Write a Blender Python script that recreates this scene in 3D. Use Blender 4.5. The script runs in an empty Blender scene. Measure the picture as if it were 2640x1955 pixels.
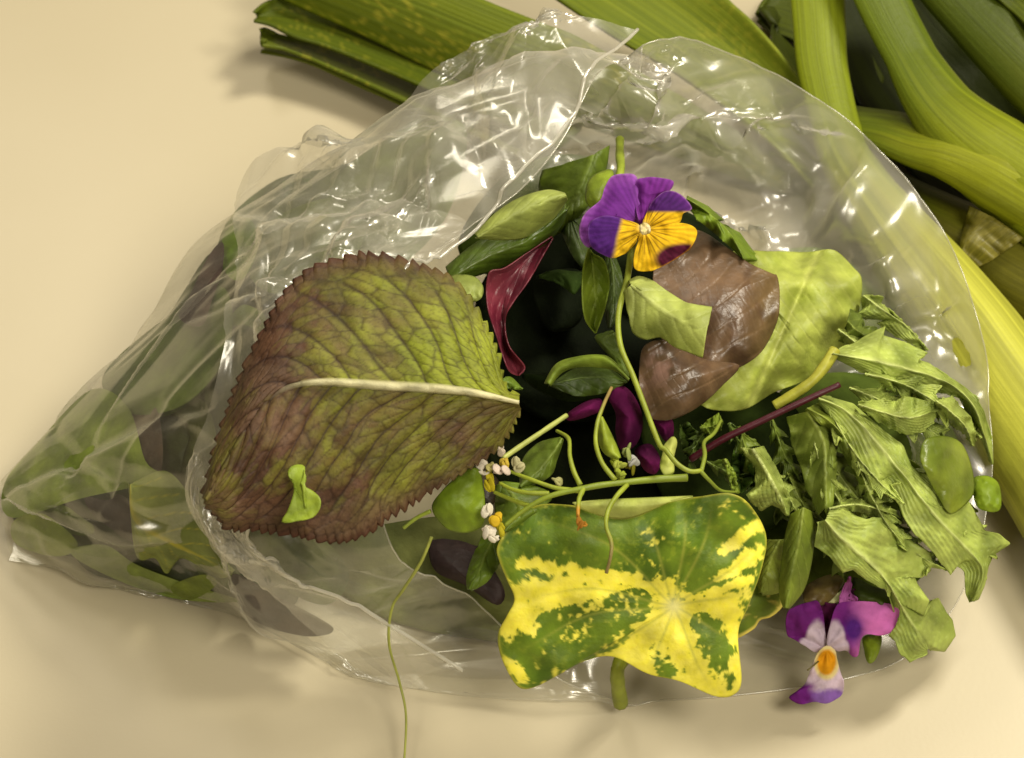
import bpy, math
import numpy as np
from mathutils import Vector, noise
from mathutils.bvhtree import BVHTree

# ------------------------------------------------------------------ camera, light, exposure
scene = bpy.context.scene
COL = scene.collection
PITCH, DIST, FOC = math.radians(50), 0.65, 90.0
LOOK = np.array([0, 0, 0.03])
CAM = LOOK + DIST * np.array([0, -math.cos(PITCH), math.sin(PITCH)])
FWD = np.array([0, math.cos(PITCH), -math.sin(PITCH)])
UPV = np.array([0, math.sin(PITCH), math.cos(PITCH)])
cd = bpy.data.cameras.new('camera'); cam = bpy.data.objects.new('camera', cd); COL.objects.link(cam)
cam.location = CAM; cam.rotation_euler = (math.pi / 2 - PITCH, 0, 0)
cd.lens = FOC; cd.sensor_width = 36; cd.clip_start = 0.01; cd.clip_end = 50
cd.dof.use_dof = True; cd.dof.focus_distance = 0.60; cd.dof.aperture_fstop = 32
scene.camera = cam
w = bpy.data.worlds.new('World'); scene.world = w; w.use_nodes = True
w.node_tree.nodes['Background'].inputs[0].default_value = (1, .76, .42, 1)
w.node_tree.nodes['Background'].inputs[1].default_value = 0.13
def lamp(name, loc, target, sx, sy, power, color):
    l = bpy.data.lights.new(name, 'AREA'); l.shape = 'RECTANGLE'; l.size = sx; l.size_y = sy
    l.energy = power; l.color = color
    o = bpy.data.objects.new(name, l); COL.objects.link(o); o.location = loc
    o.rotation_euler = (Vector(target) - Vector(loc)).to_track_quat('-Z', 'Y').to_euler()
    return o
lamp('area_lamp', (0.52, 0.42, 0.92), (0, 0, 0), 0.26, 0.26, 9.6, (1, .92, .76))
lamp('area_lamp', (-0.30, 0.80, 1.10), (0, 0, 0), 0.24, 0.42, 3.2, (1, .92, .76))
lamp('area_lamp', (0.50, -0.55, 1.10), (0, 0, 0), 0.4, 0.4, 10.0, (1, .92, .77))
lamp('area_lamp', (-0.42, -0.95, 0.98), (0, 0, .03), 0.24, 0.24, 3.0, (1, .92, .78))  # added lamp, placed to raise highlights on the film's back wall
vs = scene.view_settings
vs.view_transform = 'Standard'; vs.look = 'None'; vs.exposure = 0.22; vs.gamma = 1.0; vs.use_curve_mapping = False
scene.render.engine = 'CYCLES'
scene.cycles.transparent_max_bounces = 24; scene.cycles.max_bounces = 10

# ------------------------------------------------------------------ helpers
rng = np.random.default_rng(7)
def at(px, py, z):
    """photo pixel + height above the table -> world points (arrays)"""
    px, py, z = np.broadcast_arrays(np.asarray(px, float), np.asarray(py, float), np.asarray(z, float))
    k = 36 / FOC / 2640
    d = FWD + ((px - 1320) * k)[..., None] * np.array([1, 0, 0]) + ((977.5 - py) * k)[..., None] * UPV
    t = (z - CAM[2]) / d[..., 2]
    return CAM + d * t[..., None]
def lin(h):
    c = np.array([int(h[i:i + 2], 16) / 255 for i in (0, 2, 4)])
    return np.where(c <= .04045, c / 12.92, ((c + .055) / 1.055) ** 2.4)
def cr(name, pts):
    x0, y0, k = {'A': (1950, 750, .3093), 'B': (1800, 1150, .3765), 'C': (1200, 1000, .3362), 'D': (1900, 1450, .269),
                 '1': (0, 400, .4038), '2': (0, 1050, .4038), '3': (500, 600, .5146), '4': (600, 0, .4038),
                 '5': (1400, 0, .5558), '6': (1100, 400, .4539), '7': (1050, 1050, .4843)}[name]
    return [(x0 + a * k, y0 + b * k) for a, b in pts]
_tab = rng.random((256, 256))
def vnoise(x, y, seed=0):
    x = np.asarray(x, float) + seed * 17.31; y = np.asarray(y, float) + seed * 5.77
    xi = np.floor(x).astype(int); yi = np.floor(y).astype(int); fx = x - xi; fy = y - yi
    fx = fx * fx * (3 - 2 * fx); fy = fy * fy * (3 - 2 * fy)
    g = lambda a, b: _tab[a % 256, b % 256]
    return (g(xi, yi) * (1 - fx) + g(xi + 1, yi) * fx) * (1 - fy) + (g(xi, yi + 1) * (1 - fx) + g(xi + 1, yi + 1) * fx) * fy
def fbm(x, y, seed=0, o=4):
    s = 0; a = .5; n = 0
    for i in range(o):
        s = s + a * vnoise(x * 2 ** i, y * 2 ** i, seed + i * 3); n += a; a *= .5
    return s / n
def cells(x, y, seed=0):
    """distance to cell borders (F2-F1) of a jittered grid"""
    xi = np.floor(x).astype(int); yi = np.floor(y).astype(int)
    d1 = np.full(x.shape, 9.); d2 = np.full(x.shape, 9.)
    for dx in (-1, 0, 1):
        for dy in (-1, 0, 1):
            a, b = xi + dx + seed, yi + dy
            cx = xi + dx + _tab[a % 256, b % 256]; cy = yi + dy + _tab[(a + 91) % 256, (b + 37) % 256]
            d = np.hypot(x - cx, y - cy)
            d2 = np.where(d < d1, d1, np.minimum(d2, d)); d1 = np.minimum(d1, d)
    return d2 - d1
def cellval(x, y, seed=0):
    """one random value per cell of the same jittered grid"""
    xi = np.floor(x).astype(int); yi = np.floor(y).astype(int); d1 = np.full(x.shape, 9.); v = np.zeros(x.shape)
    for dx in (-1, 0, 1):
        for dy in (-1, 0, 1):
            a, b = xi + dx + seed, yi + dy
            d = np.hypot(x - (xi + dx + _tab[a % 256, b % 256]), y - (yi + dy + _tab[(a + 91) % 256, (b + 37) % 256]))
            v = np.where(d < d1, _tab[(a + 13) % 256, (b + 57) % 256], v); d1 = np.minimum(d1, d)
    return v
def mixc(a, b, f):
    return a * (1 - f[..., None]) + b * f[..., None]
def sst(a, b, x):
    t = np.clip((x - a) / (b - a), 0, 1); return t * t * (3 - 2 * t)
def resample(pts, n, smooth=True, closed=False):
    p = np.array(pts, float)
    if closed: p = np.vstack([p, p[:1]])
    if smooth and len(p) > 2:
        out = []; m = len(p) - 1
        for i in range(m):
            if closed: a, b, c, d = p[(i - 1) % m], p[i], p[i + 1], p[(i + 2) % m if i + 2 > m else i + 2]
            else: a, b, c, d = p[max(i - 1, 0)], p[i], p[i + 1], p[min(i + 2, m)]
            t = np.linspace(0, 1, 12, endpoint=False)[:, None]
            out.append(.5 * (2 * b + (c - a) * t + (2 * a - 5 * b + 4 * c - d) * t ** 2 + (3 * b - a - 3 * c + d) * t ** 3))
        p = np.vstack(out + [p[-1:]])
    L = np.concatenate([[0], np.cumsum(np.linalg.norm(np.diff(p, axis=0), axis=1))]); L /= L[-1]
    t = np.linspace(0, 1, n + (1 if closed else 0))
    q = np.stack([np.interp(t, L, p[:, k]) for k in range(p.shape[1])], 1)
    return q[:-1] if closed else q
def plane(Z):
    Z = np.array(Z, float)
    if len(Z) == 1: return lambda x, y: np.full(np.shape(x), Z[0, 2])
    A = np.c_[Z[:, :2] / 1000, np.ones(len(Z))]
    k = np.linalg.lstsq(A, Z[:, 2], rcond=None)[0]
    return lambda x, y: k[0] * x / 1000 + k[1] * y / 1000 + k[2]
def tag(o, label, cat, group=None):
    o['label'] = label; o['category'] = cat
    if group: o['group'] = group
    return o
def empty(name, loc):
    o = bpy.data.objects.new(name, None); o.empty_display_size = .01; COL.objects.link(o); o.location = loc; return o
def mesh_obj(name, V, F, mat, parent=None, col=None, uv=None, solid=0, smooth=True):
    me = bpy.data.meshes.new(name); me.from_pydata(np.asarray(V).reshape(-1, 3).tolist(), [], F)
    if smooth: me.polygons.foreach_set('use_smooth', np.ones(len(me.polygons), bool))
    if col is not None:
        a = me.color_attributes.new('col', 'FLOAT_COLOR', 'POINT')
        c = np.ones((len(me.vertices), 4)); c[:, :3] = np.clip(np.asarray(col).reshape(-1, 3), 0, 1)
        a.data.foreach_set('color', c.ravel().astype(np.float32))
    if uv is not None:
        l = me.uv_layers.new(name='UVMap'); vi = np.empty(len(me.loops), int); me.loops.foreach_get('vertex_index', vi)
        l.data.foreach_set('uv', np.asarray(uv).reshape(-1, 2)[vi].ravel().astype(np.float32))
    me.update()
    o = bpy.data.objects.new(name, me); COL.objects.link(o)
    if mat: me.materials.append(mat)
    if parent is not None:
        o.parent = parent
        o.matrix_parent_inverse = parent_matrix(parent).inverted()
    if solid:
        m = o.modifiers.new('thickness', 'SOLIDIFY'); m.thickness = solid; m.offset = -1
    return o
def parent_matrix(p):
    from mathutils import Matrix
    m = Matrix.Translation(p.location)
    return m
def grid_faces(nu, nv, wrap=False):
    i, j = np.meshgrid(np.arange(nu - 1), np.arange(nv if wrap else nv - 1), indexing='ij')
    a = i * nv + j; b = i * nv + (j + 1) % nv; c = b + nv; d = a + nv
    return np.stack([a, b, c, d], -1).reshape(-1, 4).tolist()

# ------------------------------------------------------------------ materials
def nt(name):
    m = bpy.data.materials.new(name); m.use_nodes = True; t = m.node_tree; t.nodes.clear()
    return m, t, t.nodes, t.links
def leaf_mat(name, rough=.5, trans=.25, bump=.25, bscale=900, spec=.4, var=.35, vscale=120, streak=False, coat=0):
    m, t, N, L = nt(name)
    out = N.new('ShaderNodeOutputMaterial'); pb = N.new('ShaderNodeBsdfPrincipled')
    at_ = N.new('ShaderNodeAttribute'); at_.attribute_name = 'col'
    tc = N.new('ShaderNodeTexCoord'); mp = N.new('ShaderNodeMapping')
    nz = N.new('ShaderNodeTexNoise'); nz.inputs['Scale'].default_value = vscale; nz.inputs['Detail'].default_value = 5
    if streak:
        L.new(tc.outputs['UV'], mp.inputs['Vector']); mp.inputs['Scale'].default_value = (streak[0], streak[1], 1); nz.inputs['Scale'].default_value = 1
    else: L.new(tc.outputs['Object'], mp.inputs['Vector'])
    L.new(mp.outputs[0], nz.inputs['Vector'])
    mr = N.new('ShaderNodeMapRange'); mr.inputs['From Min'].default_value = .3; mr.inputs['From Max'].default_value = .7
    mr.inputs['To Min'].default_value = 1 - var; mr.inputs['To Max'].default_value = 1 + var; mr.clamp = True
    L.new(nz.outputs['Fac'], mr.inputs['Value'])
    mul = N.new('ShaderNodeVectorMath'); mul.operation = 'SCALE'; L.new(at_.outputs['Color'], mul.inputs[0]); L.new(mr.outputs[0], mul.inputs['Scale'])
    L.new(mul.outputs[0], pb.inputs['Base Color'])
    pb.inputs['Roughness'].default_value = rough; pb.inputs['Specular IOR Level'].default_value = spec
    pb.inputs['Coat Weight'].default_value = coat; pb.inputs['Coat Roughness'].default_value = .25
    n2 = N.new('ShaderNodeTexNoise'); n2.inputs['Scale'].default_value = bscale; n2.inputs['Detail'].default_value = 3
    L.new(tc.outputs['Object'], n2.inputs['Vector'])
    ad = N.new('ShaderNodeMath'); ad.operation = 'ADD'; L.new(n2.outputs['Fac'], ad.inputs[0]); L.new(nz.outputs['Fac'], ad.inputs[1])
    bp = N.new('ShaderNodeBump'); bp.inputs['Strength'].default_value = bump; bp.inputs['Distance'].default_value = .0006
    L.new(ad.outputs[0], bp.inputs['Height']); L.new(bp.outputs[0], pb.inputs['Normal'])
    tr = N.new('ShaderNodeBsdfTranslucent'); ms = N.new('ShaderNodeMixShader'); ms.inputs[0].default_value = trans
    L.new(mul.outputs[0], tr.inputs['Color']); L.new(bp.outputs[0], tr.inputs['Normal'])
    L.new(pb.outputs[0], ms.inputs[1]); L.new(tr.outputs[0], ms.inputs[2]); L.new(ms.outputs[0], out.inputs[0])
    return m
M_LEAF = leaf_mat('leaf_green', .5, .22, .3)
M_GLOSS = leaf_mat('leaf_glossy', .36, .15, .3, spec=.5, coat=.15)
M_DEEP = leaf_mat('leaf_shade', .8, .05, .3, spec=.08)  # gloss nearly removed so leaves deep in the mouth read as shade
M_BROWN = leaf_mat('leaf_brown', .36, .12, .25, 700, spec=.5, var=.22, vscale=260)
M_MATTE = leaf_mat('leaf_matte', .6, .25, .35, spec=.3)
M_PETAL = leaf_mat('petal_velvet', .75, .22, .2, 1600, spec=.15, var=.15, vscale=400)
M_STEM = leaf_mat('stem', .45, .08, .2, var=.2, vscale=200)
M_LEEK = leaf_mat('leek_leaf', .5, .06, .25, 500, spec=.22, var=.22, streak=(2.5, 70))
M_SHEATH = leaf_mat('leek_sheath', .4, .2, .35, 500, var=.3, streak=(4, 20))

def film_mat(name):
    m, t, N, L = nt(name)
    out = N.new('ShaderNodeOutputMaterial')
    tp = N.new('ShaderNodeBsdfTransparent'); tp.inputs[0].default_value = (.965, .965, .945, 1)
    df = N.new('ShaderNodeBsdfDiffuse'); df.inputs[0].default_value = (.86, .84, .76, 1)
    tl = N.new('ShaderNodeBsdfTranslucent'); tl.inputs[0].default_value = (.86, .84, .76, 1)
    m0 = N.new('ShaderNodeMixShader'); m0.inputs[0].default_value = .5; L.new(df.outputs[0], m0.inputs[1]); L.new(tl.outputs[0], m0.inputs[2])
    lw = N.new('ShaderNodeLayerWeight'); lw.inputs['Blend'].default_value = .5
    def poly(a, b, p):
        pw = N.new('ShaderNodeMath'); pw.operation = 'POWER'; L.new(lw.outputs['Facing'], pw.inputs[0]); pw.inputs[1].default_value = p
        ma = N.new('ShaderNodeMath'); ma.operation = 'MULTIPLY_ADD'; ma.use_clamp = True
        L.new(pw.outputs[0], ma.inputs[0]); ma.inputs[1].default_value = b; ma.inputs[2].default_value = a
        return ma
    hz = N.new('ShaderNodeAttribute'); hz.attribute_name = 'col'
    ha = N.new('ShaderNodeMath'); ha.operation = 'ADD'; ha.use_clamp = True; L.new(hz.outputs['Fac'], ha.inputs[0]); L.new(poly(0, .40, 2.5).outputs[0], ha.inputs[1])
    m1 = N.new('ShaderNodeMixShader'); L.new(ha.outputs[0], m1.inputs[0]); L.new(tp.outputs[0], m1.inputs[1]); L.new(m0.outputs[0], m1.inputs[2])
    gl = N.new('ShaderNodeBsdfGlossy'); gl.inputs['Color'].default_value = (1, .99, .95, 1); gl.inputs['Roughness'].default_value = .22
    m2 = N.new('ShaderNodeMixShader'); L.new(poly(.13, .5, 4).outputs[0], m2.inputs[0]); L.new(m1.outputs[0], m2.inputs[1]); L.new(gl.outputs[0], m2.inputs[2])
    L.new(m2.outputs[0], out.inputs[0])
    return m
M_FILM = film_mat('clear_film')

# ------------------------------------------------------------------ the setting: table top
m, t, N, L = nt('cream_tabletop')
out = N.new('ShaderNodeOutputMaterial'); pb = N.new('ShaderNodeBsdfPrincipled')
tc = N.new('ShaderNodeTexCoord'); nz = N.new('ShaderNodeTexNoise'); nz.inputs['Scale'].default_value = 7; nz.inputs['Detail'].default_value = 3
n2 = N.new('ShaderNodeTexNoise'); n2.inputs['Scale'].default_value = 900; n2.inputs['Detail'].default_value = 2
L.new(tc.outputs['Object'], nz.inputs['Vector']); L.new(tc.outputs['Object'], n2.inputs['Vector'])
rp = N.new('ShaderNodeValToRGB'); rp.color_ramp.elements[0].position = .3; rp.color_ramp.elements[1].position = .7
rp.color_ramp.elements[0].color = (.482, .425, .285, 1); rp.color_ramp.elements[1].color = (.522, .465, .325, 1)
L.new(nz.outputs['Fac'], rp.inputs[0]); L.new(rp.outputs[0], pb.inputs['Base Color'])
pb.inputs['Roughness'].default_value = .38; pb.inputs['Specular IOR Level'].default_value = .35
bp = N.new('ShaderNodeBump'); bp.inputs['Strength'].default_value = .06; bp.inputs['Distance'].default_value = .0003
L.new(n2.outputs['Fac'], bp.inputs['Height']); L.new(bp.outputs[0], pb.inputs['Normal']); L.new(pb.outputs[0], out.inputs[0])
V = [(-1.6, -1.4, 0), (1.6, -1.4, 0), (1.6, 1.4, 0), (-1.6, 1.4, 0), (-1.6, -1.4, -.03), (1.6, -1.4, -.03), (1.6, 1.4, -.03), (-1.6, 1.4, -.03)]
o = mesh_obj('table_top', V, [(0, 1, 2, 3), (7, 6, 5, 4), (0, 4, 5, 1), (1, 5, 6, 2), (2, 6, 7, 3), (3, 7, 4, 0)], m, smooth=False)
o['kind'] = 'structure'

# ------------------------------------------------------------------ the plastic bag
def crumple(P0f, levels, wrap, slack, tether, bend, seed, zmin=.0009, pin=None):
    """film with a little too much material relaxes into folds (position based, coarse to fine)"""
    r = np.random.default_rng(seed); X = None
    for li, (nu, nv, it, amp) in enumerate(levels):
        P = P0f(nu, nv)
        if X is None: D = np.zeros_like(P)
        else:
            D = X - Pprev; a = np.linspace(0, D.shape[0] - 1, nu)
            i0 = np.minimum(a.astype(int), D.shape[0] - 2); f = (a - i0)[:, None, None]; D = D[i0] * (1 - f) + D[i0 + 1] * f
            if wrap:
                b = np.arange(nv) * D.shape[1] / nv; j0 = b.astype(int); f = (b - j0)[None, :, None]; D = D[:, j0 % D.shape[1]] * (1 - f) + D[:, (j0 + 1) % D.shape[1]] * f
            else:
                b = np.linspace(0, D.shape[1] - 1, nv); j0 = np.minimum(b.astype(int), D.shape[1] - 2); f = (b - j0)[None, :, None]; D = D[:, j0] * (1 - f) + D[:, j0 + 1] * f
        X = P + D + r.normal(size=P.shape) * amp
        sh = [(1, 0, 1), (0, 1, 1), (1, 1, .8), (1, -1, .8), (2, 0, bend), (0, 2, bend)]
        def pairs(du, dv):
            if wrap: return (slice(0, nu - du), None), (slice(du, nu), None)
        ed = []
        for du, dv, wgt in sh:
            if wrap:
                R0 = np.roll(P, -dv, 1); A = P[:nu - du] if du else P; B = R0[du:]
            else:
                if dv >= 0: A = P[:nu - du, :nv - dv]; B = P[du:, dv:]
                else: A = P[:nu - du, -dv:]; B = P[du:, :dv]
            rest = np.linalg.norm(B - A, axis=-1) * (1 + slack); ed.append((du, dv, wgt, np.maximum(rest, 1e-6)))
        for k in range(it):
            acc = np.zeros_like(X); cnt = np.full(X.shape[:2] + (1,), 1e-6)
            for du, dv, wgt, rest in ed:
                if wrap: A = X[:nu - du] if du else X; B = np.roll(X, -dv, 1)[du:]
                elif dv >= 0: A = X[:nu - du, :nv - dv]; B = X[du:, dv:]
                else: A = X[:nu - du, -dv:]; B = X[du:, :dv]
                d = B - A; l = np.linalg.norm(d, axis=-1)
                c = (d * ((1 - rest / np.maximum(l, 1e-7)) * .5 * wgt)[..., None])
                if wrap:
                    acc[:nu - du] += c; cnt[:nu - du] += wgt
                    acc[du:] -= np.roll(c, dv, 1); cnt[du:] += wgt
                elif dv >= 0:
                    acc[:nu - du, :nv - dv] += c; cnt[:nu - du, :nv - dv] += wgt; acc[du:, dv:] -= c; cnt[du:, dv:] += wgt
                else:
                    acc[:nu - du, -dv:] += c; cnt[:nu - du, -dv:] += wgt; acc[du:, :dv] -= c; cnt[du:, :dv] += wgt
            X = X + acc / cnt * 1.6
            X = X + (P - X) * tether
            X[..., 2] = np.maximum(X[..., 2], zmin)
        Pprev = P
    return X
# eight hoops of film from the sealed corner to the mouth, ten points round each
HOOPS = [
 [(2,1240,.010),(4,1270,.012),(8,1330,.012),(18,1390,.009),(30,1424,.004),(36,1420,.001),(40,1390,.001),(36,1340,.001),(26,1290,.003),(12,1255,.007)],
 [(165,1068,.022),(175,1130,.030),(200,1240,.034),(215,1390,.022),(240,1492,.004),(280,1470,.001),(320,1390,.001),(310,1300,.001),(270,1220,.004),(205,1120,.012)],
 [(375,835,.034),(390,930,.048),(410,1090,.055),(400,1330,.040),(420,1540,.004),(500,1490,.001),(590,1350,.001),(580,1170,.001),(520,1040,.006),(430,910,.020)],
 [(520,600,.045),(545,740,.060),(560,960,.067),(480,1320,.045),(600,1588,.004),(720,1520,.001),(860,1320,.001),(880,1060,.001),(800,880,.010),(640,700,.030)],
 [(820,400,.064),(800,580,.076),(720,920,.077),(530,1345,.047),(760,1668,.004),(960,1640,.001),(1200,1400,.001),(1250,1050,.001),(1150,800,.012),(960,540,.040)],
 [(1130,205,.085),(1080,460,.088),(850,910,.080),(560,1362,.047),(880,1728,.004),(1250,1745,.001),(1650,1560,.001),(1750,1080,.002),(1600,790,.014),(1420,410,.046)],
 [(1400,122,.092),(1250,450,.091),(930,880,.081),(800,1375,.052),(1120,1725,.009),(1480,1785,.001),(2050,1620,.001),(2180,1120,.012),(2030,740,.030),(1780,330,.058)],
 [(1640,98,.093),(1400,430,.091),(1000,850,.082),(1000,1375,.052),(1300,1650,.018),(1680,1806,.001),(2330,1690,.002),(2552,1240,.022),(2440,625,.050),(2080,245,.070)],
]
HW = np.array([[at(*p) for p in h] for h in HOOPS])
def bag_base(nu, nv):
    ring = []
    for h in HW:
        p = np.vstack([h, h[:1]]); m = len(h); o = []
        t = np.arange(nv) / nv * m; i = t.astype(int); f = (t - i)[:, None]
        a, b, c, d = h[(i - 1) % m], h[i], h[(i + 1) % m], h[(i + 2) % m]
        ring.append(.5 * (2 * b + (c - a) * f + (2 * a - 5 * b + 4 * c - d) * f ** 2 + (3 * b - a - 3 * c + d) * f ** 3))
    R = np.array(ring); m = len(R) - 1
    t = np.linspace(0, m, nu); i = np.minimum(t.astype(int), m - 1); f = (t - i)[:, None, None]
    a, b, c, d = R[np.maximum(i - 1, 0)], R[i], R[i + 1], R[np.minimum(i + 2, m)]
    P = .5 * (2 * b + (c - a) * f + (2 * a - 5 * b + 4 * c - d) * f ** 2 + (3 * b - a - 3 * c + d) * f ** 3)
    P[..., 2] = np.maximum(P[..., 2], .001)
    return P
BASE = bag_base(60, 80)
BVH = BVHTree.FromPolygons(BASE.reshape(-1, 3).tolist(), grid_faces(60, 80, True))
def zf(px, py, dflt=.02):
    d = at(px, py, 0.) - CAM; d /= np.linalg.norm(d)
    hit = BVH.ray_cast(Vector(CAM), Vector(d))
    return hit[0].z if hit[0] is not None else dflt
bag = empty('plastic_bag', tuple(at(1000, 1400, 0.)))
tag(bag, 'clear crinkled plastic bag lying open on the table, stuffed with salad leaves', 'plastic bag')
def normals(P, wrap):
    du = np.gradient(P, axis=0)
    dv = (np.roll(P, -1, 1) - np.roll(P, 1, 1)) if wrap else np.gradient(P, axis=1)
    n = np.cross(du, dv); return n / (np.linalg.norm(n, axis=-1, keepdims=True) + 1e-12)
def creases(P, wrap, count, seed, aim, spread=.5, L=(.015, .05), W=(.004, .012), A=(.14, .34), keep=None):
    """long straight folds: tent-shaped ridges and valleys across the film, most of them running with `aim`"""
    r = np.random.default_rng(seed); n = normals(P, wrap); D = np.zeros(P.shape[:2])
    du = np.gradient(P, axis=0); du /= np.linalg.norm(du, axis=-1, keepdims=True) + 1e-12
    area = np.linalg.norm(np.cross(np.gradient(P, axis=0), np.gradient(P, axis=1)), axis=-1)
    if keep is not None: area = area * keep
    idx = r.choice(area.size, count, p=(area / area.sum()).ravel())
    for k in idx:
        i, j = divmod(int(k), P.shape[1]); c = P[i, j]; nn = n[i, j]
        d = np.array(aim(c), float) + r.normal(size=3) * spread; d -= nn * d.dot(nn); d /= np.linalg.norm(d)
        e = np.cross(nn, d); q = P - c; x = q @ d; y = q @ e; h = q @ nn
        l = r.uniform(*L); w_ = r.uniform(*W); a = r.uniform(*A) * w_ * r.choice([1, 1, -1])
        y = y + .12 * x * x / l * r.normal()
        prof = np.clip(1 - np.abs(y) / (w_ * (1 - .6 * np.clip(np.abs(x) / l, 0, 1))), 0, 1) * np.clip(1.15 - (x / l) ** 2, 0, 1)
        D += a * prof * sst(.15, .6, n @ nn) * sst(.016, .008, np.abs(h))
    X = P + n * D[..., None]; X[..., 2] = np.maximum(X[..., 2], .0009); return X
tip = at(0, 1330, .01)
toward_tip = lambda c: (c - tip) / np.linalg.norm(c - tip)
XB = crumple(bag_base, [(16, 26, 150, .0010), (52, 80, 30, .00002), (210, 330, 15, .0)], True, .008, .010, .9, 3)
XS = XB.copy()
XB = creases(XB, True, 40, 4, toward_tip, .30, L=(.03, .09), W=(.010, .026), A=(.10, .20))
XB = creases(XB, True, 44, 24, toward_tip, .35, L=(.02, .07), W=(.0025, .006), A=(.22, .42))
XB = creases(XB, True, 34, 5, toward_tip, .5, L=(.015, .06), W=(.003, .009), A=(.16, .34))
_u = np.linspace(0, 1, XB.shape[0])[:, None]; _v = (np.arange(XB.shape[1]) / XB.shape[1])[None]
XB = creases(XB, True, 60, 15, lambda c: np.array([.5, .1, .5]), .7, L=(.015, .07), W=(.005, .020), A=(.20, .46), keep=(_u > .62) * (_v > .66) * 1.)
XB = creases(XB, True, 34, 25, lambda c: np.array([.5, .1, .5]), .9, L=(.012, .05), W=(.0025, .007), A=(.25, .5), keep=(_u > .62) * (_v > .66) * 1.)
_k = (.75 * sst(.93, 1., _u) * (_v > .55))[..., None]; XB = XB * (1 - _k) + XS * _k
HZ = .035 + .32 * sst(.45, .8, _u) * (.55 + .45 * np.cos((_v - .85) * 6.283)) + .10 * (fbm(_u * 14, _v * 26, 3, 3) - .5)  # milkiness raised towards the mouth, painting in the lit haze of its back wall
HZ = np.clip(HZ, .03, 1)
mesh_obj('bag_body', XB, grid_faces(210, 330, True), M_FILM, bag, np.repeat(HZ[..., None], 3, -1))
# the mouth is turned back over the outside as a cuff
LOOSE = [(1270,104,.098),(1125,195,.089),(950,372,.074),(715,408,.062),(624,520,.056),(622,720,.068),(560,960,.074),(528,1180,.062),(575,1385,.050),(830,1657,.012),(1040,1788,.004)]
LIP = [(1640,92,.0965),(1560,180,.0985),(1480,320,.0995),(1320,510,.0945),(1155,690,.089),(1010,850,.086),(860,1030,.076),(740,1230,.064),(665,1368,.057),(920,1565,.031),(1190,1738,.012)]
def cuff_base(nu, nv):
    a = resample(np.array([at(*p) for p in LIP]), nv); b = resample(np.array([at(*p) for p in LOOSE]), nv)
    f = np.linspace(0, 1, nu)[:, None, None]
    P = a[None] * (1 - f) + b[None] * f
    P[..., 2] += .004 * np.sin(np.pi * f[..., 0]) + .0015
    return P
XC = crumple(cuff_base, [(9, 18, 150, .0010), (40, 84, 30, .00002), (130, 260, 15, 0)], False, .010, .010, .9, 11)
XC = creases(XC, False, 26, 8, lambda c: np.array([-.25, .55, .5]), .30, L=(.025, .07), W=(.007, .020), A=(.12, .24))
XC = creases(XC, False, 30, 19, lambda c: np.array([-.3, .5, .5]), .45, L=(.02, .06), W=(.0022, .0055), A=(.25, .45))
XC = creases(XC, False, 12, 9, lambda c: np.array([.6, .3, .2]), .7, L=(.01, .03), W=(.003, .010), A=(.16, .4))
HZ = np.clip(.15 + .16 * (fbm(np.linspace(0, 9, 130)[:, None] + 0 * np.zeros(260), np.linspace(0, 18, 260)[None] + np.zeros((130, 1)), 5, 3) - .5), .03, 1)
mesh_obj('turned_cuff', XC, grid_faces(130, 260), M_FILM, bag, np.repeat(HZ[..., None], 3, -1))
# film tubes added to draw the bright edge line of cuff fold and mouth
def tube(pts3, rad, ns=8):
    p = np.asarray(pts3, float); n = len(p); rad = np.broadcast_to(rad, (n,))
    T = np.gradient(p, axis=0); T /= np.linalg.norm(T, axis=1, keepdims=True) + 1e-12
    ref = np.array([.31, .2, .93]); S = np.cross(T, ref); S /= np.linalg.norm(S, axis=1, keepdims=True); B = np.cross(T, S)
    a = np.linspace(0, 2 * np.pi, ns, endpoint=False)
    V = p[:, None] + rad[:, None, None] * (np.cos(a)[None, :, None] * S[:, None] + np.sin(a)[None, :, None] * B[:, None])
    F = grid_faces(n, ns, True); F.append(list(range(ns))[::-1]); F.append([(n - 1) * ns + k for k in range(ns)])
    return V.reshape(-1, 3), F
V, F = tube(XC[0] + np.array([0, 0, .0003]), .00045, 6)
mesh_obj('cuff_fold', V, F, M_FILM, bag, np.full((len(V), 3), .45))
V, F = tube(np.vstack([XB[-1], XB[-1][:1]]), .0002, 6)
mesh_obj('mouth_rim', V, F, M_FILM, bag, np.full((len(V), 3), .18))

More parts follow.
